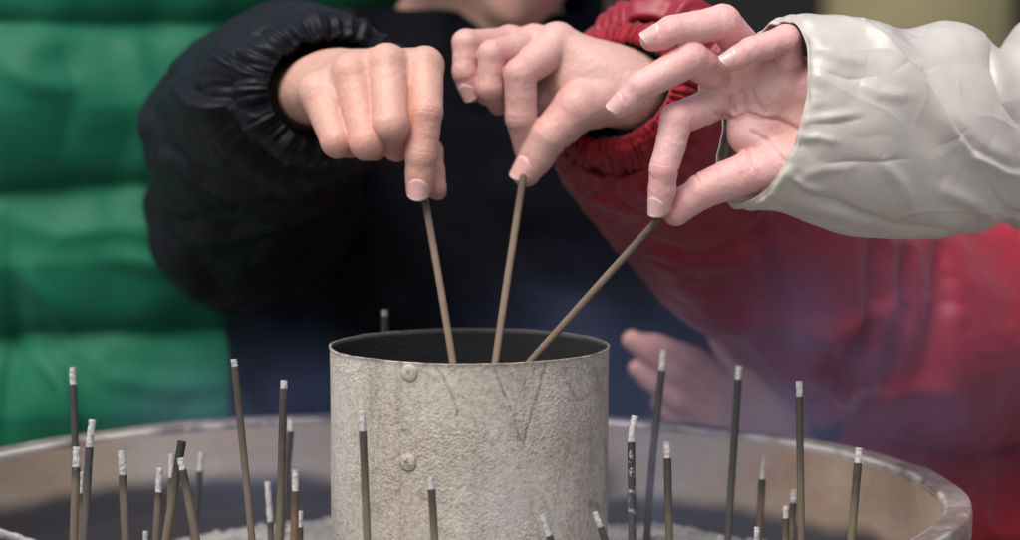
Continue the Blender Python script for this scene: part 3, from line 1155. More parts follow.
def sleeve_w(c):
    p = c['pos']
    L = c['L']
    X, Y = c['X'], c['Y']
    fo = folds(X, Y, [
        ([(868, 16), (886, 34), (905, 58), (930, 90), (952, 128), (972, 154), (1010, 172), (1060, 180)], 9, 6.5, 's'),
        ([(838, 12), (870, 24), (900, 46), (924, 64)], 8, 4.5, 's'),
        ([(905, 62), (935, 110), (955, 140)], 13, 5, 'r'),
        ([(935, 60), (960, 110), (985, 150), (1020, 166)], 14, 4.0, 'r'),
        ([(808, 118), (832, 117), (858, 113)], 5, 1.6, 'r'),
        ([(806, 124), (835, 124), (866, 118)], 4, 1.0, 'v'),
        ([(826, 166), (850, 164), (880, 164), (912, 161)], 3, 1.5, 'v'),
        ([(800, 182), (822, 172), (850, 170)], 6, 1.5, 'r'),
        ([(786, 176), (806, 190), (826, 196)], 5, 2.2, 'r'),
        ([(812, 202), (838, 208), (862, 220), (900, 231), (945, 231)], 4, 4.5, 'v'),
        ([(790, 206), (830, 216), (870, 228)], 7, 2.5, 'r'),
        ([(880, 160), (905, 186), (915, 212)], 8, 2.6, 'r'),
        ([(862, 80), (880, 92), (912, 96)], 7, 1.8, 'r'),
        ([(990, 190), (1005, 214), (1030, 226)], 7, 3.0, 's'),
        ([(940, 190), (975, 204), (1000, 224)], 8, 3.0, 'r'),
        ([(812, 40), (840, 56), (870, 60)], 7, 2.0, 'r'),
        ([(818, 70), (850, 78), (880, 74)], 6, 1.6, 'v'),
        ([(900, 20), (915, 28), (930, 14)], 6, 2.0, 'v'),
        ([(1000, 30), (1004, 60), (1016, 100), (1040, 140)], 7, 7, 'v'),
        ([(800, 140), (818, 138), (838, 143)], 5, 1.8, 'r')])
    hem = sst(0, 10, L)
    pu = -3.0 * np.exp(-((L - 9) / 3.0) ** 2)
    e_ = np.exp(-(L / 14.0) ** 2)
    n1 = 2.6 * bl(p, .012, (1.0, 1, 1.1), 1.7) * hem + .6 * bl(p, .04, (1, 1, 1), 3) * hem
    n1 = n1 + .45 * wr(p, .022, (.8, 1, 1.3), 8, 2) * hem
    back = (1 - c['front']) * 6 * bl(p, .012, (1, 1, 1), 8)
    edge = e_ * (2.2 * noise(p * .05) + 1.2 * noise(p * .14))
    return -3 + .85 * fo * c['front'] * hem + n1 + back + edge + 2.5 * fbm(p * .008, 2)


tube('sleeve', rw, BEIGE, wj, 760, 620, sleeve_w, 2.05, .9, 60)
# ------------------------------------------------------------------ censer
d0 = 1600.0
cen = P(420, 505, d0)
cen = np.array([cen[0], cen[1], RIM_Z])
RO = 547 * d0 / F                  # outer radius
ASH_Z = RIM_Z - 57


def m_bowl():
    m, nt, b = new_mat('dusty_brass')
    tc = nt.nodes.new('ShaderNodeTexCoord').outputs['Object']
    n = tex_noise(nt, 7, 5, .6, tc, (1, 1, 2.2))
    r = ramp(nt, n.outputs[0], [(.3, (.38, .235, .155)), (.5, (.50, .385, .29)), (.7, (.60, .53, .46))])
    n2 = tex_noise(nt, 60, 5, .7, tc)
    r2 = ramp(nt, n2.outputs[0], [(.55, (0, 0, 0)), (.75, (1, 1, 1))])
    c = mixc(nt, r2.outputs[0], r.outputs[0], (.40, .37, .33))
    at = nt.nodes.new('ShaderNodeAttribute'); at.attribute_name = 'soot'
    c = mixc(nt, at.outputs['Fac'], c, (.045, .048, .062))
    nt.links.new(c, b.inputs['Base Color'])
    n3 = tex_noise(nt, 22, 4, .6, tc)
    mr = nt.nodes.new('ShaderNodeMapRange')
    mr.inputs['To Min'].default_value = .28
    mr.inputs['To Max'].default_value = .65
    nt.links.new(n3.outputs[0], mr.inputs[0])
    nt.links.new(mr.outputs[0], b.inputs['Roughness'])
    b.inputs['Metallic'].default_value = .2
    bb = bump(nt, n2.outputs[0], .3, .002)
    nt.links.new(bb, b.inputs['Normal'])
    return m


BRASS = m_bowl()


def m_rim():
    m, nt, b = new_mat('worn_rim')
    tc = nt.nodes.new('ShaderNodeTexCoord').outputs['Object']
    n = tex_noise(nt, 14, 6, .65, tc)
    r = ramp(nt, n.outputs[0], [(.3, (.15, .12, .10)), (.5, (.25, .205, .175)), (.7, (.42, .38, .33))])
    n2 = tex_noise(nt, 90, 5, .7, tc)
    r2 = ramp(nt, n2.outputs[0], [(.5, (0, 0, 0)), (.72, (1, 1, 1))])
    c = mixc(nt, r2.outputs[0], r.outputs[0], (.45, .42, .38))
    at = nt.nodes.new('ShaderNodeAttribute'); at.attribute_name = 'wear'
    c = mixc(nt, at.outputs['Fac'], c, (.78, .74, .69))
    nt.links.new(c, b.inputs['Base Color'])
    b.inputs['Roughness'].default_value = .38
    b.inputs['Metallic'].default_value = .35
    nt.links.new(bump(nt, n2.outputs[0], .5, .003), b.inputs['Normal'])
    return m


RIMM = m_rim()


def lathe(name, prof, mat, parent, centre, nu=360, closed=False, attr=None, wob=0.0):
    th = np.linspace(0, 2 * math.pi, nu, endpoint=False)
    pr = np.array(prof, float)
    pos = np.stack([pr[:, 0:1] * np.cos(th), pr[:, 0:1] * np.sin(th), np.repeat(pr[:, 1:2], nu, 1)], -1)
    if wob:
        pos[..., 2] += wob * fbm(np.stack([np.cos(th) * 5, np.sin(th) * 5, th * 0], -1), 2)[None]
    pos = pos + centre
    if closed:
        pos = np.concatenate([pos, pos[:1]])
    f = grid_faces(len(pos), nu, True, 0, True)
    at = {k: fn(pos).ravel() for k, fn in attr.items()} if attr else None
    return mesh_obj(name, pos.reshape(-1, 3), f, mat, parent, attrs=at)


cz = np.array([cen[0], cen[1], 0.])
CE = empty('incense_censer', cz)
tag(CE, 'wide round brass censer bowl full of pale ash with a thick worn rim', 'incense censer')


def dense(pts, n):
    pts = np.array(pts, float)
    seg = np.r_[0, np.cumsum(np.linalg.norm(np.diff(pts, axis=0), axis=1))]
    t = np.linspace(0, seg[-1], n)
    return np.stack([np.interp(t, seg, pts[:, 0]), np.interp(t, seg, pts[:, 1])], 1)


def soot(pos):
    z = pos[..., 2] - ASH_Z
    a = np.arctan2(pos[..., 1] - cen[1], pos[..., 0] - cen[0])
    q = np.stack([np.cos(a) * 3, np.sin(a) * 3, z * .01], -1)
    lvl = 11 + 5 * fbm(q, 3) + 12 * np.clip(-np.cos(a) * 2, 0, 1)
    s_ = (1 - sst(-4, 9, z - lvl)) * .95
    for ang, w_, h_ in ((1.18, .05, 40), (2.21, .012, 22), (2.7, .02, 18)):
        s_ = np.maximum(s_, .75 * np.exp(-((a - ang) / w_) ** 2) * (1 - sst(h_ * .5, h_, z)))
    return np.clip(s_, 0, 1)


inner = dense([(RO - 15, RIM_Z - 3), (RO - 16.5, RIM_Z - 20), (RO - 19, RIM_Z - 50), (RO - 30, RIM_Z - 90), (RO - 80, RIM_Z - 140), (60, RIM_Z - 165), (0.5, RIM_Z - 165)], 160)
outer = dense([(0.5, RIM_Z - 172), (60, RIM_Z - 172), (RO - 74, RIM_Z - 148), (RO - 18, RIM_Z - 92), (RO - 5, RIM_Z - 50), (RO - 5, RIM_Z - 19), (RO - 7, RIM_Z - 14)], 60)
lathe('bowl', np.concatenate([inner, outer]), BRASS, CE, cz, 480, False, {'soot': soot})
rim = [(RO - 7.5, RIM_Z - 13), (RO - 2, RIM_Z - 18), (RO - .5, RIM_Z - 14), (RO, RIM_Z - 4), (RO - .7, RIM_Z - .8), (RO - 2.6, RIM_Z), (RO - 9, RIM_Z + .1), (RO - 12.5, RIM_Z - .5), (RO - 14.4, RIM_Z - 1.4), (RO - 15.2, RIM_Z - 4), (RO - 15.0, RIM_Z - 9)]
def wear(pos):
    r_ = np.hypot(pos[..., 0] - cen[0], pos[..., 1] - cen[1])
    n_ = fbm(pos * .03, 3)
    e1 = np.exp(-((r_ - (RO - 14.0)) / 1.3) ** 2) * sst(-.5, .3, n_)  # highlight along the lip edges, painted into the rim colour
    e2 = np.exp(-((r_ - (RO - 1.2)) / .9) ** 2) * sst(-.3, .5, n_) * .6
    sp = sst(.45, .6, noise(pos * .22)) * .3  # pale scuffs
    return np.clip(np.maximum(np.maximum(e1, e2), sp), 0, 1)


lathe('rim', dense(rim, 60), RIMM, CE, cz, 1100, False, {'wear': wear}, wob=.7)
ped = [(1, RIM_Z - 170), (70, RIM_Z - 170), (62, RIM_Z - 190), (95, RIM_Z - 230), (80, RIM_Z - 300), (55, 500), (60, 330), (110, 240), (150, 120), (210, 90), (215, 6), (1, 6)]
lathe('pedestal', dense(ped[::-1], 90), BRASS, CE, cz, 160, False, {'soot': lambda p: p[..., 0] * 0})
for k in range(3):
    a = math.radians(-90 + 120 * k)
    c_ = cz + np.array([math.cos(a) * 190, math.sin(a) * 190, 0])
    lathe('leg', dense([(1, 1), (42, 1), (48, 22), (34, 46), (38, 80), (28, 100), (1, 100)], 36), BRASS, CE, c_, 40, False, {'soot': lambda p: p[..., 0] * 0})

# ash bed: a relief that rises in small heaps
can_c = P(469.5, 345, d0)
can_c = np.array([can_c[0], can_c[1], 0.])
CR = 139 * d0 / F
nr_, nu_ = 260, 900
rad = np.linspace(0.001, RO - 17.5, nr_)
th = np.linspace(0, 2 * math.pi, nu_, endpoint=False)
ax_ = cen[0] + rad[:, None] * np.cos(th)
ay_ = cen[1] + rad[:, None] * np.sin(th)
q = np.stack([ax_, ay_, ax_ * 0], -1)
hz = 3.0 * fbm(q * .018, 3) + 2.4 * fbm(q * .09, 4) + 1.3 * wr(q, .16, (1, 1, 1), 2, 2)
hz += .8 * fbm(q * .3, 3)
dc = np.hypot(ax_ - can_c[0], ay_ - can_c[1])
hz += 9 * np.exp(-((dc - CR) / 26.0) ** 2)
for x_, y_, d_, hgt, w_ in ((655, 524, 1690, 9, 26), (600 + 40, 530, 1640, 7, 18), (318, 535, 1690, 8, 24), (700, 528, 1700, 6, 26), (250, 545, 1660, 5, 30)):
    c_ = P(x_, y_, d_)
    hz += hgt * np.exp(-((ax_ - c_[0]) ** 2 + (ay_ - c_[1]) ** 2) / (2 * w_ ** 2))
hz -= 9 * sst(20, 200, can_c[0] - ax_)
hz -= 6 * sst(.93, 1.0, rad / rad[-1])[:, None]


def ash_h(x, y):
    r = math.hypot(x - cen[0], y - cen[1])
    i = min(int(r / rad[-1] * (nr_ - 1)), nr_ - 1)
    j = int((math.atan2(y - cen[1], x - cen[0]) % (2 * math.pi)) / (2 * math.pi) * nu_) % nu_
    return ASH_Z + hz[i, j]


m, nt, b = new_mat('ash')
tc = nt.nodes.new('ShaderNodeTexCoord').outputs['Object']
n = tex_noise(nt, 26, 6, .65, tc)
r = ramp(nt, n.outputs[0], [(.28, (.20, .195, .20)), (.5, (.36, .35, .34)), (.68, (.56, .54, .50))])
nt.links.new(r.outputs[0], b.inputs['Base Color'])
b.inputs['Roughness'].default_value = .95
n2 = tex_noise(nt, 260, 6, .7, tc)
nt.links.new(bump(nt, n2.outputs[0], .9, .004), b.inputs['Normal'])
ASHM = m
o = mesh_obj('ash', np.stack([ax_, ay_, ASH_Z + hz], -1).reshape(-1, 3), grid_faces(nr_, nu_, True, 0, False), ASHM)
tag(o, 'grey white powdery ash bed filling the bowl', 'ash', kind='stuff')
# crumbs of burnt stick lying on the ash
m, nt, b = new_mat('white_ash')
tc = nt.nodes.new('ShaderNodeTexCoord').outputs['Object']
n = tex_noise(nt, 420, 5, .7, tc)
r = ramp(nt, n.outputs[0], [(.33, (.30, .285, .275)), (.52, (.52, .50, .475)), (.8, (.64, .62, .58))])
nt.links.new(r.outputs[0], b.inputs['Base Color'])
b.inputs['Roughness'].default_value = .95
nt.links.new(bump(nt, n.outputs[0], .9, .0012), b.inputs['Normal'])
WASH = m
vs, fs = [], []
off = 0
for k in range(1700):
    a, rr = rng.uniform(0, 2 * math.pi), (RO - 22) * math.sqrt(rng.uniform(0, 1))
    if rng.uniform() < .35:
        c_ = np.array([can_c[0] + rng.normal() * 110, can_c[1] + rng.normal() * 90])
        a, rr = math.atan2(c_[1] - cen[1], c_[0] - cen[0]), math.hypot(c_[1] - cen[1], c_[0] - cen[0])
        if rr > RO - 24: continue
    x_, y_ = cen[0] + rr * math.cos(a), cen[1] + rr * math.sin(a)
    if math.hypot(x_ - can_c[0], y_ - can_c[1]) < CR + 3: continue
    L = rng.uniform(1.5, 9) if rng.uniform() < .5 else rng.uniform(1, 3)
    r0 = rng.uniform(.35, 1.2)
    d_ = np.array([math.cos(a * 7 + k), math.sin(a * 7 + k), rng.uniform(-.25, .35)])
    d_ /= np.linalg.norm(d_)
    sd_ = np.cross(d_, [0, 0, 1]); sd_ /= np.linalg.norm(sd_)
    up_ = np.cross(sd_, d_)
    base = np.array([x_, y_, ash_h(x_, y_) + r0 * .5])
    row = []
    for t in np.linspace(-.5, .5, 4):
        for j in range(6):
            an = j * math.pi / 3
            row.append(base + d_ * L * t + (sd_ * math.cos(an) + up_ * math.sin(an)) * r0 * rng.uniform(.7, 1.15))
    vs += row
    g = grid_faces(4, 6, True, off)
    fs += [tuple(x) for x in g] + [tuple(off + j for j in range(6)), tuple(off + 18 + j for j in range(5, -1, -1))]
    off += 24
o = mesh_obj('ash_crumbs', np.array(vs), fs, WASH, smooth=False)
tag(o, 'crumbs of burnt incense strewn over the ash', 'ash crumbs', kind='stuff')

# ------------------------------------------------------------------ the can
CN = empty('incense_can', np.array([can_c[0], can_c[1], ASH_Z - 40]))
tag(CN, 'grey riveted metal can coated in dust standing in the ash bed', 'can')
CAN_Z = P(469.5, 345, d0)[2]


def m_can():
    m, nt, b = new_mat('dusty_tin')
    tc = nt.nodes.new('ShaderNodeTexCoord').outputs['Object']
    n = tex_noise(nt, 11, 6, .65, tc)
    r = ramp(nt, n.outputs[0], [(.28, (.33, .28, .228)), (.5, (.455, .405, .345)), (.72, (.56, .52, .46))])
    v = tex_noise(nt, 330, 8, .78, tc)
    r2 = ramp(nt, v.outputs[0], [(.35, (.62, .60, .58)), (.5, (1, 1, 1)), (.68, (1.25, 1.25, 1.22))])
    mm = nt.nodes.new('ShaderNodeMix'); mm.data_type = 'RGBA'; mm.blend_type = 'MULTIPLY'
    mm.inputs[0].default_value = 1
    nt.links.new(r.outputs[0], mm.inputs[6]); nt.links.new(r2.outputs[0], mm.inputs[7])
    c = mm.outputs[2]
    ns = tex_noise(nt, 9, 5, .7, tc, (3.5, 3.5, .5))
    rs = ramp(nt, ns.outputs[0], [(.55, (0, 0, 0)), (.74, (.55, .55, .55))])
    c = mixc(nt, rs.outputs[0], c, (.14, .115, .09))
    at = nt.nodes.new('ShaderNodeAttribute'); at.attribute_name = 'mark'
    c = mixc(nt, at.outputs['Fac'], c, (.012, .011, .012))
    nt.links.new(c, b.inputs['Base Color'])
    b.inputs['Roughness'].default_value = .88
    vv = nt.nodes.new('ShaderNodeTexVoronoi'); vv.inputs['Scale'].default_value = 620
    nt.links.new(tc, vv.inputs['Vector'])
    mk = tex_noise(nt, 16, 4, .6, tc)
    mrk = nt.nodes.new('ShaderNodeMapRange')
    mrk.inputs['From Min'].default_value = .38; mrk.inputs['From Max'].default_value = .62
    mrk.inputs['To Min'].default_value = .08; mrk.inputs['To Max'].default_value = .62
    nt.links.new(mk.outputs[0], mrk.inputs[0])
    bb = bump(nt, vv.outputs['Distance'], .8, .0007)
    nt.links.new(mrk.outputs[0], bb.node.inputs['Strength'])
    bb = bump(nt, v.outputs[0], .3, .0008, bb)
    n3 = tex_noise(nt, 130, 4, .7, tc)
    bb = bump(nt, n3.outputs[0], .3, .002, bb)
    nt.links.new(bb, b.inputs['Normal'])
    return m


CANM = m_can()
nz, nu = 300, 1000
zb = ASH_Z - 38
zz = np.linspace(CAN_Z, zb, nz)
th = np.linspace(0, 2 * math.pi, nu, endpoint=False)
TH, ZZ = np.meshgrid(th, zz)
rr = CR + .45 * fbm(np.stack([np.cos(TH) * 3, np.sin(TH) * 3, ZZ * .02], -1), 2) + .5 * np.exp(-((CAN_Z - ZZ) / 1.6) ** 2)
wavy = .3 * fbm(np.stack([np.cos(th) * 4, np.sin(th) * 4, th * 0], -1), 2)
ZZ = ZZ + wavy[None] * np.exp(-((CAN_Z - ZZ) / 10.0))
pos = np.stack([can_c[0] + rr * np.cos(TH), can_c[1] + rr * np.sin(TH), ZZ], -1)
X, Y = proj(pos.reshape(-1, 3)); X = X.reshape(TH.shape); Y = Y.reshape(TH.shape)
frontm = (np.sin(TH) < 0)
# lap seam: a step in radius
sang = None
seamx = 401.0
rr = rr + .75 * sst(-1.2, 1.2, X - seamx) * (1 - sst(60, 130, X - seamx)) * frontm
pos = np.stack([can_c[0] + rr * np.cos(TH), can_c[1] + rr * np.sin(TH), ZZ], -1)
mark = np.zeros(TH.shape)
for poly, w_, a_ in ([([(437, 366), (446, 382), (456, 404), (457, 416)], 1.5, .55), ([(493, 366), (507, 398), (520, 440), (523, 447)], 1.3, .6),
                      ([(546, 362), (537, 396), (527, 428), (521, 447)], 1.3, .75), ([(538, 362), (522, 386), (514, 412), (518, 444)], 1.2, .45),
                      ([(500, 400), (510, 415), (520, 440)], 3.5, .3), ([(430, 364), (420, 370), (440, 380), (460, 364)], 1.2, .3),
                      ([(401, 362), (400, 420), (401, 500), (401, 540)], 1.3, .30), ([(398, 372), (398, 432)], 2.6, .35),
                      ([(402, 430), (411, 431)], 1.4, .8), ([(591, 505), (602, 510)], 5, .5), ([(583, 362), (596, 370), (600, 392)], 4, .35),
                      ([(530, 362), (560, 370), (600, 372)], 6, .28), ([(560, 372), (578, 400), (596, 390)], 1.6, .4), ([(570, 440), (560, 480)], 1.2, .3),
                      ([(605, 440), (607, 480), (600, 520)], 2.2, .35), ([(480, 372), (497, 364), (515, 376)], 1.2, .35)]):
    d_, _, _ = polydist(X + 1.5 * noise(pos * .2), Y, poly)
    mark = np.maximum(mark, .9 * a_ * np.exp(-(d_ / w_) ** 2) * frontm)
mark = np.maximum(mark, .6 * (1 - sst(0, 2.2, CAN_Z - ZZ)) * (noise(pos * .15) > -.1))
mark = mark * (.7 + .6 * noise(pos * .35))
nin = 60
th_in = np.linspace(CAN_Z, zb + 20, nin)
rin = np.full((nin, nu), CR - .5)
pin = np.stack([can_c[0] + rin * np.cos(th), can_c[1] + rin * np.sin(th), np.repeat(th_in[:, None], nu, 1)], -1)
pin[:, :, 2] += wavy[None] * np.exp(-(CAN_Z - th_in) / 10.0)[:, None]
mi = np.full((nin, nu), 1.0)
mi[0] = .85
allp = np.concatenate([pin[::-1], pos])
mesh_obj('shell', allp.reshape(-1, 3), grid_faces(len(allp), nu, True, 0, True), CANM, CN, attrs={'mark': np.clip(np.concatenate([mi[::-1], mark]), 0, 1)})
for x_, y_ in ((410, 373), (408, 465)):
    # rivet on the wall facing the camera
    a0 = math.asin(max(-1, min(1, (P(x_, y_, d0 - 68)[0] - can_c[0]) / CR)))
    nrm = np.array([math.sin(a0), -math.cos(a0), 0])
    c_ = can_c + nrm * (CR + .6)
    c_[2] = P(x_, y_, d0 - 68)[2]
    side = np.cross(nrm, [0, 0, 1])
    rows = []
    for rr_q, hh in ((4.9, -.8), (4.7, .3), (4.1, .9), (3.1, 1.3), (1.8, 1.55), (.8, 1.5), (.05, 1.4)):
        an = np.linspace(0, 2 * math.pi, 28, endpoint=False)
        rows.append(c_ + nrm * hh + (side * np.cos(an)[:, None] + np.array([0, 0, 1.]) * np.sin(an)[:, None]) * rr_q)
    rows = np.array(rows)
    rows += .15 * noise(rows * .8)[..., None]
    mk = np.zeros(rows.shape[:2]); mk[-2:] = .45; mk[0:2] = .25
    mesh_obj('rivet', rows.reshape(-1, 3), grid_faces(len(rows), 28, True, 0, True), CANM, CN, attrs={'mark': mk})
# soot and ash inside the can
rows = []
for r_ in np.linspace(.01, CR - 1.6, 40):
    an = np.linspace(0, 2 * math.pi, 120, endpoint=False)
    q = np.stack([can_c[0] + r_ * np.cos(an), can_c[1] + r_ * np.sin(an), an * 0 + zb + 60], -1)
    q[:, 2] += 3 * fbm(q * .06, 3)
    rows.append(q)
rows = np.array(rows)
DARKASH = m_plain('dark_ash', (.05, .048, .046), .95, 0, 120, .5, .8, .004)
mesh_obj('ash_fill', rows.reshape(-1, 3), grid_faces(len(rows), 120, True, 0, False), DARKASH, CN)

# ------------------------------------------------------------------ incense sticks


def m_stick(name, dark, light, fl=.66):
    m, nt, b = new_mat(name)
    tc = nt.nodes.new('ShaderNodeTexCoord').outputs['Object']
    at = nt.nodes.new('ShaderNodeAttribute'); at.attribute_name = 'char'
    n = tex_noise(nt, 160, 5, .65, tc, (1, 1, .3))
    r = ramp(nt, n.outputs[0], [(.3, tuple(c * .78 for c in light)), (.7, light)])
    c = mixc(nt, at.outputs['Fac'], r.outputs[0], dark)
    n2 = tex_noise(nt, 260, 4, .7, tc)
    r2 = ramp(nt, n2.outputs[0], [(fl, (0, 0, 0)), (fl + .07, (.5, .5, .5) if fl > .6 else (1, 1, 1))])
    c = mixc(nt, r2.outputs[0], c, (.35, .33, .31))
    nt.links.new(c, b.inputs['Base Color'])
    b.inputs['Roughness'].default_value = .85
    nt.links.new(bump(nt, n.outputs[0], .5, .0008), b.inputs['Normal'])
    return m


STK = {'olive': m_stick('stick_olive', (.022, .020, .018), (.155, .122, .082)),
       'brown': m_stick('stick_brown', (.035, .026, .020), (.165, .125, .092)),
       'grey': m_stick('stick_grey', (.025, .025, .030), (.105, .092, .082)),
       'flaky': m_stick('stick_flaky', (.022, .020, .026), (.06, .055, .055), .56),
       'orange': m_stick('stick_orange', (.05, .035, .025), (.18, .105, .06)),
       'tan': m_stick('stick_tan', (.10, .07, .05), (.19, .135, .095))}


def rod(path, rad, nseg, nr, rough=.03, seed=0):
    path = np.array(path)
    t = np.linspace(0, len(path) - 1, nseg)
    C = cr(path, t)
    T = np.gradient(C, axis=0); T /= np.linalg.norm(T, axis=1)[:, None]
    s1 = np.cross(T, [0, 1., .2]); s1 /= np.linalg.norm(s1, axis=1)[:, None]
    s2 = np.cross(T, s1)
    an = np.linspace(0, 2 * math.pi, nr, endpoint=False)
    pos = C[:, None] + (s1[:, None] * np.cos(an)[None, :, None] + s2[:, None] * np.sin(an)[None, :, None]) * rad
    pos = pos + (pos - C[:, None]) * (rough * 3 * noise(pos * .55 + seed))[..., None]
    allp = np.concatenate([C[:1, None].repeat(nr, 1), pos, C[-1:, None].repeat(nr, 1)])
    return allp


def stick(name, label, tip, bot, ash_px, d, kind, wpx=8.0, charlen=60, bend=(0, 0), group='sticks burning in the bowl', zbot=None, taper=False, cat='incense stick', dlean=0):
    """tip and bot are photo positions; the stick runs on from bot down into the ash"""
    A = P(tip[0], tip[1], d + dlean)
    B = P(bot[0], bot[1], d)
    u_ = unit(B - A)
    zb_ = zbot if zbot else ash_h(B[0], B[1]) - 12
    E = A + u_ * ((A[2] - zb_) / max(-u_[2], .1))
    s_ = d / F
    al = ash_px * s_
    ju = A + u_ * al
    rad = wpx * s_ / 2 * .93
    root = empty(name, E)
    tag(root, label, cat, group)
    mid = (ju + E) / 2 + np.array([rng.normal() * .5, 0, 0])
    pp = rod([ju, mid, E], rad, 90, 14, .02, tip[0])
    dist = np.linalg.norm(pp - ju, axis=2)
    ch = (1 - sst(charlen * .15, charlen * .75, dist)) * .78 + .10 * noise(pp * .15)
    if ash_px == 0: ch = np.maximum(ch, .98 * (1 - sst(10, 40, dist)))
    mesh_obj('shaft', pp.reshape(-1, 3), grid_faces(len(pp), 14, True), STK[kind], root, attrs={'char': np.clip(ch, 0, 1)})
    if al > 0:
        bx_ = V(bend[0], bend[1], 0) * s_
        tp = A + bx_
        mm_ = ju * .55 + A * .45 + bx_ * .12
        ap = rod([ju + u_ * .2, mm_, tp], rad * .86, 24, 14, .075, tip[1])
        if taper:
            C = ap.mean(1, keepdims=True)
            k = np.linspace(1, .25, len(ap))[:, None, None]
            ap = C + (ap - C) * k
        mesh_obj('ash_tip', ap.reshape(-1, 3), grid_faces(len(ap), 14, True), WASH, root)
    return root


gB = 'incense sticks standing in the ash'
L = [
    # label, tip, bot, ash, d, kind, w, char, bend
    ('tall dark stick with a straight white tip, nearest the left end of the bowl', (72.5, 383), (79, 540), 0, 1, 1640, 'grey', 8, 120, (0, -16)),
    ('black charred stick with a long crooked white tip at the left', (90, 434), (85, 540), 13, 1, 1560, 'grey', 9, 46, (2.5, -14)),
    ('short brown stick with a white tip just before the tallest left stick', (76.5, 447), (74, 560), 20, 1, 1530, 'olive', 9.5, 14, (0, 0)),
    ('thin stick half hidden between the black stick and the brown one at the left', (81, 472), (80, 560), 21, 1, 1590, 'olive', 6.5, 14, (0, 0)),
    ('brown stick with a white mottled tip standing alone at the left of the bowl', (121.5, 451), (127, 560), 24, 1, 1580, 'brown', 9, 16, (0, 0)),
    ('short stick with a long white tip left of the crossed pair', (160, 468), (155, 560), 24, 1, 1600, 'brown', 8, 10, (0, 0)),
    ('blurred stick with a long white tip behind the crossed pair', (171.5, 454), (170, 560), 24, 1, 1660, 'olive', 6.5, 10, (0, 0)),
    ('olive stick burnt black at its flat top, leaning right across another', (182, 441), (164, 550), 0, 1, 1560, 'olive', 9.5, 40, (0, 0)),
    ('olive stick with a short round white tip leaning left against the black topped one', (180.5, 458), (198, 550), 12, 1, 1540, 'olive', 9, 24, (0, 0)),
    ('faint bluish stick with a white tip standing behind right of the crossed pair', (201.5, 453), (197, 500), 18, 1, 1760, 'grey', 7, 60, (0, 0)),
    ('tallest long stick leaning left before the black jacket, with a tiny round ash tip', (234, 359), (251.5, 545), 7, 1, 1570, 'brown', 8, 90, (0, 0)),
    ('tall dark olive stick with a squat white tip left of the can', (284, 380), (278, 545), 8, 1, 1560, 'olive', 8.5, 110, (0, 0)),
    ('blurred stick with a pale tip right behind the tall olive one left of the can', (291.5, 419), (286, 480), 12, 1, 1740, 'grey', 8, 60, (0, 0)),
    ('short stick that is nearly all grey ash between two tall sticks left of the can', (267.5, 482), (272, 545), 40, 1, 1680, 'grey', 7.5, 10, (0, 0)),
    ('orange brown stick with a fat white tip close to the left side of the can', (295.5, 470), (294, 560), 21, 1, 1560, 'orange', 8.5, 24, (0, 0)),
    ('stub of ash just showing behind the orange brown stick', (300.5, 511), (300, 560), 16, 1, 1610, 'brown', 6.5, 20, (0, 0)),
    ('tiny white tipped stub low in the left of the bowl', (145.5, 531), (146, 570), 14, 1, 1600, 'brown', 6.5, 20, (0, 0)),
    ('dark stick with a white dot of ash rising behind the rim of the can', (384.5, 310), (387, 420), 6, 1, 1760, 'grey', 8, 300, (0, 0)),
    ('sharp brown stick with a thin white tip in front of the left of the can', (362, 411), (368.5, 560), 20, 1, 1480, 'brown', 8.5, 60, (0, 0)),
    ('brown stick with a squat white tip in front of the middle of the can', (431, 477), (437, 580), 12, 1, 1470, 'brown', 8.5, 36, (0, 0)),
    ('short stub leaning left with a long white tip in front of the can', (541.5, 515), (554, 548), 22, 1, 1470, 'grey', 7.5, 40, (0, 0)),
    ('short stub leaning left with a grey tip at the lower right corner of the can', (594.5, 512), (608, 548), 16, 1, 1480, 'grey', 7.5, 40, (0, 0)),
    ('charred flaky stick with a twisting white tip beside the right of the can', (631, 428), (633.5, 560), 14, 1, 1560, 'flaky', 8.5, 60, (4, -12)),
    ('tall leaning grey stick with a white tip right of the can, before the blurred hand', (663.5, 350), (647, 548), 20, 1, 1690, 'grey', 8, 160, (0, 0)),
    ('short dark stick with a bright white tip behind the charred flaky one', (667, 442), (671, 560), 16, 1, 1590, 'olive', 8.5, 60, (0, 0)),
    ('tall dark leaning stick in the middle between the can and the right rim', (739, 366), (727, 548), 13, 1, 1670, 'grey', 8, 130, (0, 0)),
    ('tall upright olive stick with a flared white tip before the red jacket', (799, 381), (801.5, 548), 15, 1, 1590, 'olive', 8, 90, (0, 0)),
    ('blurred brown stick whose white tip narrows to a point', (763.5, 457), (758, 548), 22, 1, 1690, 'brown', 8, 20, (0, 0)),
    ('blurred short stick with a grey tip touching the tall upright one', (794, 490), (791, 548), 13, 1, 1670, 'brown', 8, 20, (0, 0)),
    ('stub with a square white tip left of the foot of the tall upright stick', (785.5, 506), (786, 560), 12, 1, 1600, 'brown', 7.5, 20, (0, 0)),
    ('rounded white ash tip just showing at the bottom edge right of the can', (757, 527), (755, 570), 18, 1, 1570, 'brown', 7, 20, (0, 0)),
    ('stick with a white tip, charred above and olive below, furthest to the right', (859, 448), (851, 550), 15, 1, 1560, 'olive', 9, 44, (0, 0)),
    ('small white tipped stick leaning left behind the tallest stick at the left', (65, 437), (71, 470), 13, 1, 1790, 'grey', 6, 30, (0, 0)),
]
for i, (lb, tip, bot, ap_, _, d_, kd, w_, cl, bd) in enumerate(L):
    ap2 = ap_
    if i == 0:
        ap2, tip, bd = 17, (72.3, 367), (0, 0)
    stick('incense_stick', lb, tip, bot, ap2, d_, kd, w_, cl, bd, gB, taper=(i == 27))

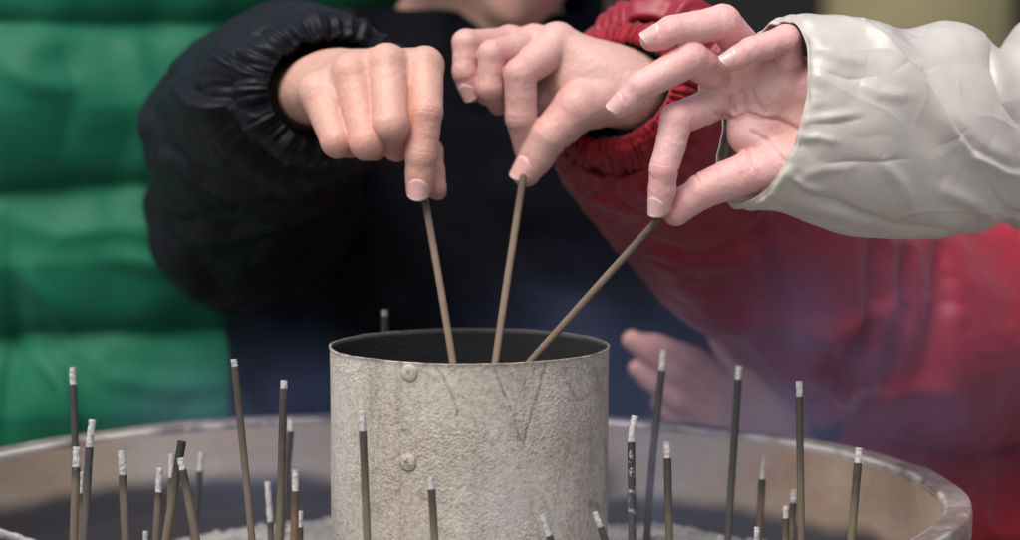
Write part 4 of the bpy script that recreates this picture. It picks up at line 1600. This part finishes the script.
fz = ash_h(*P(8, 534, 1780)[:2]) + 3
fa_, fb_ = P(-98, 505, 1640), P(70, 556, 1690)
e_ = empty('incense_stick', (fa_ + fb_) / 2)
tag(e_, 'white burnt out stick fallen against the bowl wall at the far left', 'incense stick')
pp = rod([fa_, (fa_ + fb_) / 2 + np.array([0, 0, .8]), fb_], 2.3, 60, 12, .12, 3)
mesh_obj('ash_tip', pp.reshape(-1, 3), grid_faces(len(pp), 12, True), WASH, e_)

gH = 'incense sticks held over the can'
for lb, tip, bot, d_, zb_, dl in (('tan stick pinched by the hand from the black sleeve, leftmost of the three held', (424.5, 196), (452, 360), 1570, CAN_Z - 30, 40),
                          ('tan stick pinched by the hand from the red sleeve, middle of the three held', (524, 172), (496, 360), 1580, CAN_Z - 30, 70),
                          ('tan stick slanting down left from the open hand in the pale grey sleeve', (661, 216), (532, 360), 1560, CAN_Z - 25, -10)):
    stick('incense_stick', lb, tip, bot, 0, d_, 'tan', 8.2, 0.01, (0, 0), gH, zbot=zb_, dlean=dl)
# ------------------------------------------------------------------ surroundings
gm = m_plain('paving', (.22, .21, .20), .85, 0, 3, .7, .3, .01)
g = 60000.0
o = mesh_obj('ground', [(-g, -g, 0), (g, -g, 0), (g, g, 0), (-g, g, 0)], [(0, 1, 2, 3)], gm, smooth=False)
tag(o, kind='structure')


def box(bm_v, bm_f, c, h):
    o_ = len(bm_v)
    for dx in (-1, 1):
        for dy in (-1, 1):
            for dz in (-1, 1):
                bm_v.append((c[0] + dx * h[0], c[1] + dy * h[1], c[2] + dz * h[2]))
    for f in ((0, 1, 3, 2), (4, 6, 7, 5), (0, 4, 5, 1), (2, 3, 7, 6), (0, 2, 6, 4), (1, 5, 7, 3)):
        bm_f.append(tuple(o_ + k for k in f))


def boxes(name, lst, mat, parent):
    v_, f_ = [], []
    for c, h in lst:
        box(v_, f_, c, h)
    o = mesh_obj(name, v_, f_, mat, parent, smooth=False)
    return o


WOOD = m_plain('dark_wood', (.028, .024, .024), .7, 0, 4, .6)
PLAS = m_plain('pale_yellow_plaster', (.62, .52, .27), .8, 0, 2, .85)
TILE = m_plain('roof_tile', (.07, .07, .075), .6, 0, 5, .6)
BROWN = m_plain('brown_wood', (.10, .06, .045), .7, 0, 4, .7)
Yb = 9000.0
b0 = empty('temple_building', (1000, Yb, 0))
tag(b0, 'dark timber temple hall with pale yellow plaster panels far behind the people', 'building')
boxes('wall', [((1000, Yb + 1500, 1700), (7000, 1500, 1700))], WOOD, b0)
xc = (905 - 510) / F * Yb
boxes('panel', [((xc + 30, Yb - 30, 1400), (265, 26, 700))], PLAS, b0)
boxes('panel', [((xc + 2500, Yb - 30, 1500), (500, 26, 700))], PLAS, b0)
boxes('panel', [((-1300, Yb - 30, 1300), (500, 26, 700))], BROWN, b0)
boxes('panel', [((200, Yb - 30, 1300), (260, 26, 700))], BROWN, b0)
for k in range(8):
    boxes('post', [((-5600 + k * 1850, Yb - 90, 1650), (90, 86, 1650))], WOOD, b0)
v_ = [(-6800, Yb - 1400, 3200), (8800, Yb - 1400, 3200), (8800, Yb + 1500, 5200), (-6800, Yb + 1500, 5200), (8800, Yb + 4400, 3200), (-6800, Yb + 4400, 3200)]
v_ += [(a, b_, c - 160) for a, b_, c in v_]
boxes_roof = mesh_obj('roof', v_, [(0, 1, 2, 3), (3, 2, 4, 5), (7, 6, 9, 8), (8, 9, 11, 10), (0, 6, 7, 1), (5, 4, 10, 11), (1, 7, 8, 2), (2, 8, 10, 4), (0, 3, 9, 6), (3, 5, 11, 9)], TILE, b0, smooth=False)

# ------------------------------------------------------------------ smoke


def m_smoke(name, dens, scale, thr, col=(.62, .74, 1.0), fall=None, aniso=.0):
    m = bpy.data.materials.new(name)
    m.use_nodes = True
    nt = m.node_tree
    nt.nodes.remove(nt.nodes['Principled BSDF'])
    out = nt.nodes['Material Output']
    pv = nt.nodes.new('ShaderNodeVolumePrincipled')
    pv.inputs['Color'].default_value = (*col, 1)
    pv.inputs['Anisotropy'].default_value = aniso
    tc = nt.nodes.new('ShaderNodeTexCoord')
    src = tc.outputs['Object']
    n = tex_noise(nt, scale, 3, .55, src)
    n.inputs['Distortion'].default_value = .8
    mr = nt.nodes.new('ShaderNodeMapRange')
    mr.inputs['From Min'].default_value = thr
    mr.inputs['From Max'].default_value = thr + .3
    mr.inputs['To Max'].default_value = dens
    nt.links.new(n.outputs[0], mr.inputs[0])
    # falls off towards the edge of the plume (object coordinates are normalised by radius)
    ln = nt.nodes.new('ShaderNodeVectorMath'); ln.operation = 'LENGTH'
    mp = nt.nodes.new('ShaderNodeMapping')
    mp.inputs['Scale'].default_value = tuple(1000 / q for q in fall)
    nt.links.new(src, mp.inputs[0])
    nt.links.new(mp.outputs[0], ln.inputs[0])
    m2 = nt.nodes.new('ShaderNodeMapRange')
    m2.interpolation_type = 'SMOOTHSTEP'
    m2.inputs['From Min'].default_value = 1.0
    m2.inputs['From Max'].default_value = .1
    nt.links.new(ln.outputs['Value'], m2.inputs[0])
    mu = nt.nodes.new('ShaderNodeMath'); mu.operation = 'MULTIPLY'
    nt.links.new(mr.outputs[0], mu.inputs[0])
    nt.links.new(m2.outputs[0], mu.inputs[1])
    nt.links.new(mu.outputs[0], pv.inputs['Density'])
    nt.links.new(pv.outputs[0], out.inputs['Volume'])
    return m


def plume(label, c, r, dens, scale=9, thr=.35, col=(.42, .56, 1.0)):
    me = bpy.data.meshes.new('smoke')
    bm = bmesh.new()
    bmesh.ops.create_icosphere(bm, subdivisions=4, radius=1)
    for v in bm.verts:
        v.co = Vector((v.co.x * r[0], v.co.y * r[1], v.co.z * r[2])) / 1000
    bm.to_mesh(me); bm.free()
    o = bpy.data.objects.new('smoke', me)
    COL.objects.link(o)
    o.location = Vector(c) / 1000
    me.materials.append(m_smoke('smoke', dens, scale, thr, col, r))
    tag(o, label, 'smoke', kind='stuff')


plume('thin blue smoke drifting behind the right of the can', P(745, 375, 1800), (210, 100, 130), 4.8)
plume('thin blue smoke drifting over the back left of the bowl', P(275, 420, 1800), (130, 85, 72), 3.2)
plume('narrow upright column of smoke just right of the can', P(655, 470, 1650), (16, 14, 46), 16, 18, .3, (.6, .7, 1))
plume('faint puff of smoke before the lower front of the can', P(503, 492, 1480), (36, 16, 34), 13, 22, .38, (.8, .88, 1))


def wisp(label, pts, d, r, dens):
    path = np.array([P(x, y, d + dz) for x, y, dz in pts])
    t = np.linspace(0, len(path) - 1, 60)
    C = cr(path, t)
    T = np.gradient(C, axis=0); T /= np.linalg.norm(T, axis=1)[:, None]
    s1 = np.cross(T, [0, 1., .2]); s1 /= np.linalg.norm(s1, axis=1)[:, None]
    s2 = np.cross(T, s1)
    an = np.linspace(0, 2 * math.pi, 10, endpoint=False)
    k = np.linspace(.35, 1, 60)[:, None, None]
    pos = C[:, None] + (s1[:, None] * np.cos(an)[None, :, None] + s2[:, None] * np.sin(an)[None, :, None]) * r * k
    m = bpy.data.materials.new('smoke_wisp'); m.use_nodes = True
    nt = m.node_tree
    nt.nodes.remove(nt.nodes['Principled BSDF'])
    pv = nt.nodes.new('ShaderNodeVolumePrincipled')
    pv.inputs['Color'].default_value = (.75, .84, 1, 1)
    pv.inputs['Density'].default_value = dens
    nt.links.new(pv.outputs[0], nt.nodes['Material Output'].inputs['Volume'])
    allp = np.concatenate([C[:1, None].repeat(10, 1), pos, C[-1:, None].repeat(10, 1)])
    o = mesh_obj('smoke', allp.reshape(-1, 3), grid_faces(len(allp), 10, True), m)
    tag(o, label, 'smoke', kind='stuff')


wisp('faint curl of smoke rising from the tall upright stick before the red jacket', [(800, 380, 0), (812, 386, 6), (826, 392, 12), (838, 404, 18), (850, 410, 20), (858, 396, 26), (880, 388, 30)], 1592, 3.8, 6)
# ------------------------------------------------------------------ camera, light, world
cam = bpy.data.cameras.new('camera')
co = bpy.data.objects.new('camera', cam)
COL.objects.link(co)
co.location = Vector(CAM) / 1000
co.rotation_euler = (math.pi / 2 - PITCH, 0, 0)
cam.sensor_width = 36
cam.lens = 36 * F / 1020
cam.clip_start = .05
cam.clip_end = 500
cam.dof.use_dof = True
cam.dof.focus_distance = 1.55
cam.dof.aperture_fstop = 5.6
cam.dof.aperture_blades = 9
S.camera = co

w = bpy.data.worlds.new('World')
S.world = w
w.use_nodes = True
nt = w.node_tree
sky = nt.nodes.new('ShaderNodeTexSky')
sky.sky_type = 'NISHITA'
sky.sun_disc = False
SUN_EL, SUN_AZ = math.radians(60), math.radians(-148)   # direction the light comes from, measured from +Y clockwise
sky.sun_elevation = SUN_EL
sky.sun_rotation = SUN_AZ
sky.dust_density = 4
sky.air_density = 1.2
nt.links.new(sky.outputs[0], nt.nodes['Background'].inputs[0])
nt.nodes['Background'].inputs[1].default_value = .11
sd = bpy.data.lights.new('sun', 'SUN')
sd.energy = 1.9
sd.angle = math.radians(35)
sd.color = (1, .965, .93)
so = bpy.data.objects.new('sun', sd)
COL.objects.link(so)
dirv = Vector((math.sin(SUN_AZ) * math.cos(SUN_EL), math.cos(SUN_AZ) * math.cos(SUN_EL), math.sin(SUN_EL)))
so.rotation_euler = dirv.to_track_quat('Z', 'Y').to_euler()
so.location = (0, 0, 5)
S.view_settings.view_transform = 'Standard'
S.view_settings.look = 'None'
S.view_settings.gamma = 1
S.view_settings.exposure = .52
S.cycles.use_denoising = True
S.cycles.denoiser = 'OPENIMAGEDENOISE'
S.cycles.max_bounces = 8
S.cycles.volume_bounces = 1
S.cycles.volume_step_rate = 2
S.cycles.use_adaptive_sampling = True
S.cycles.adaptive_threshold = .012
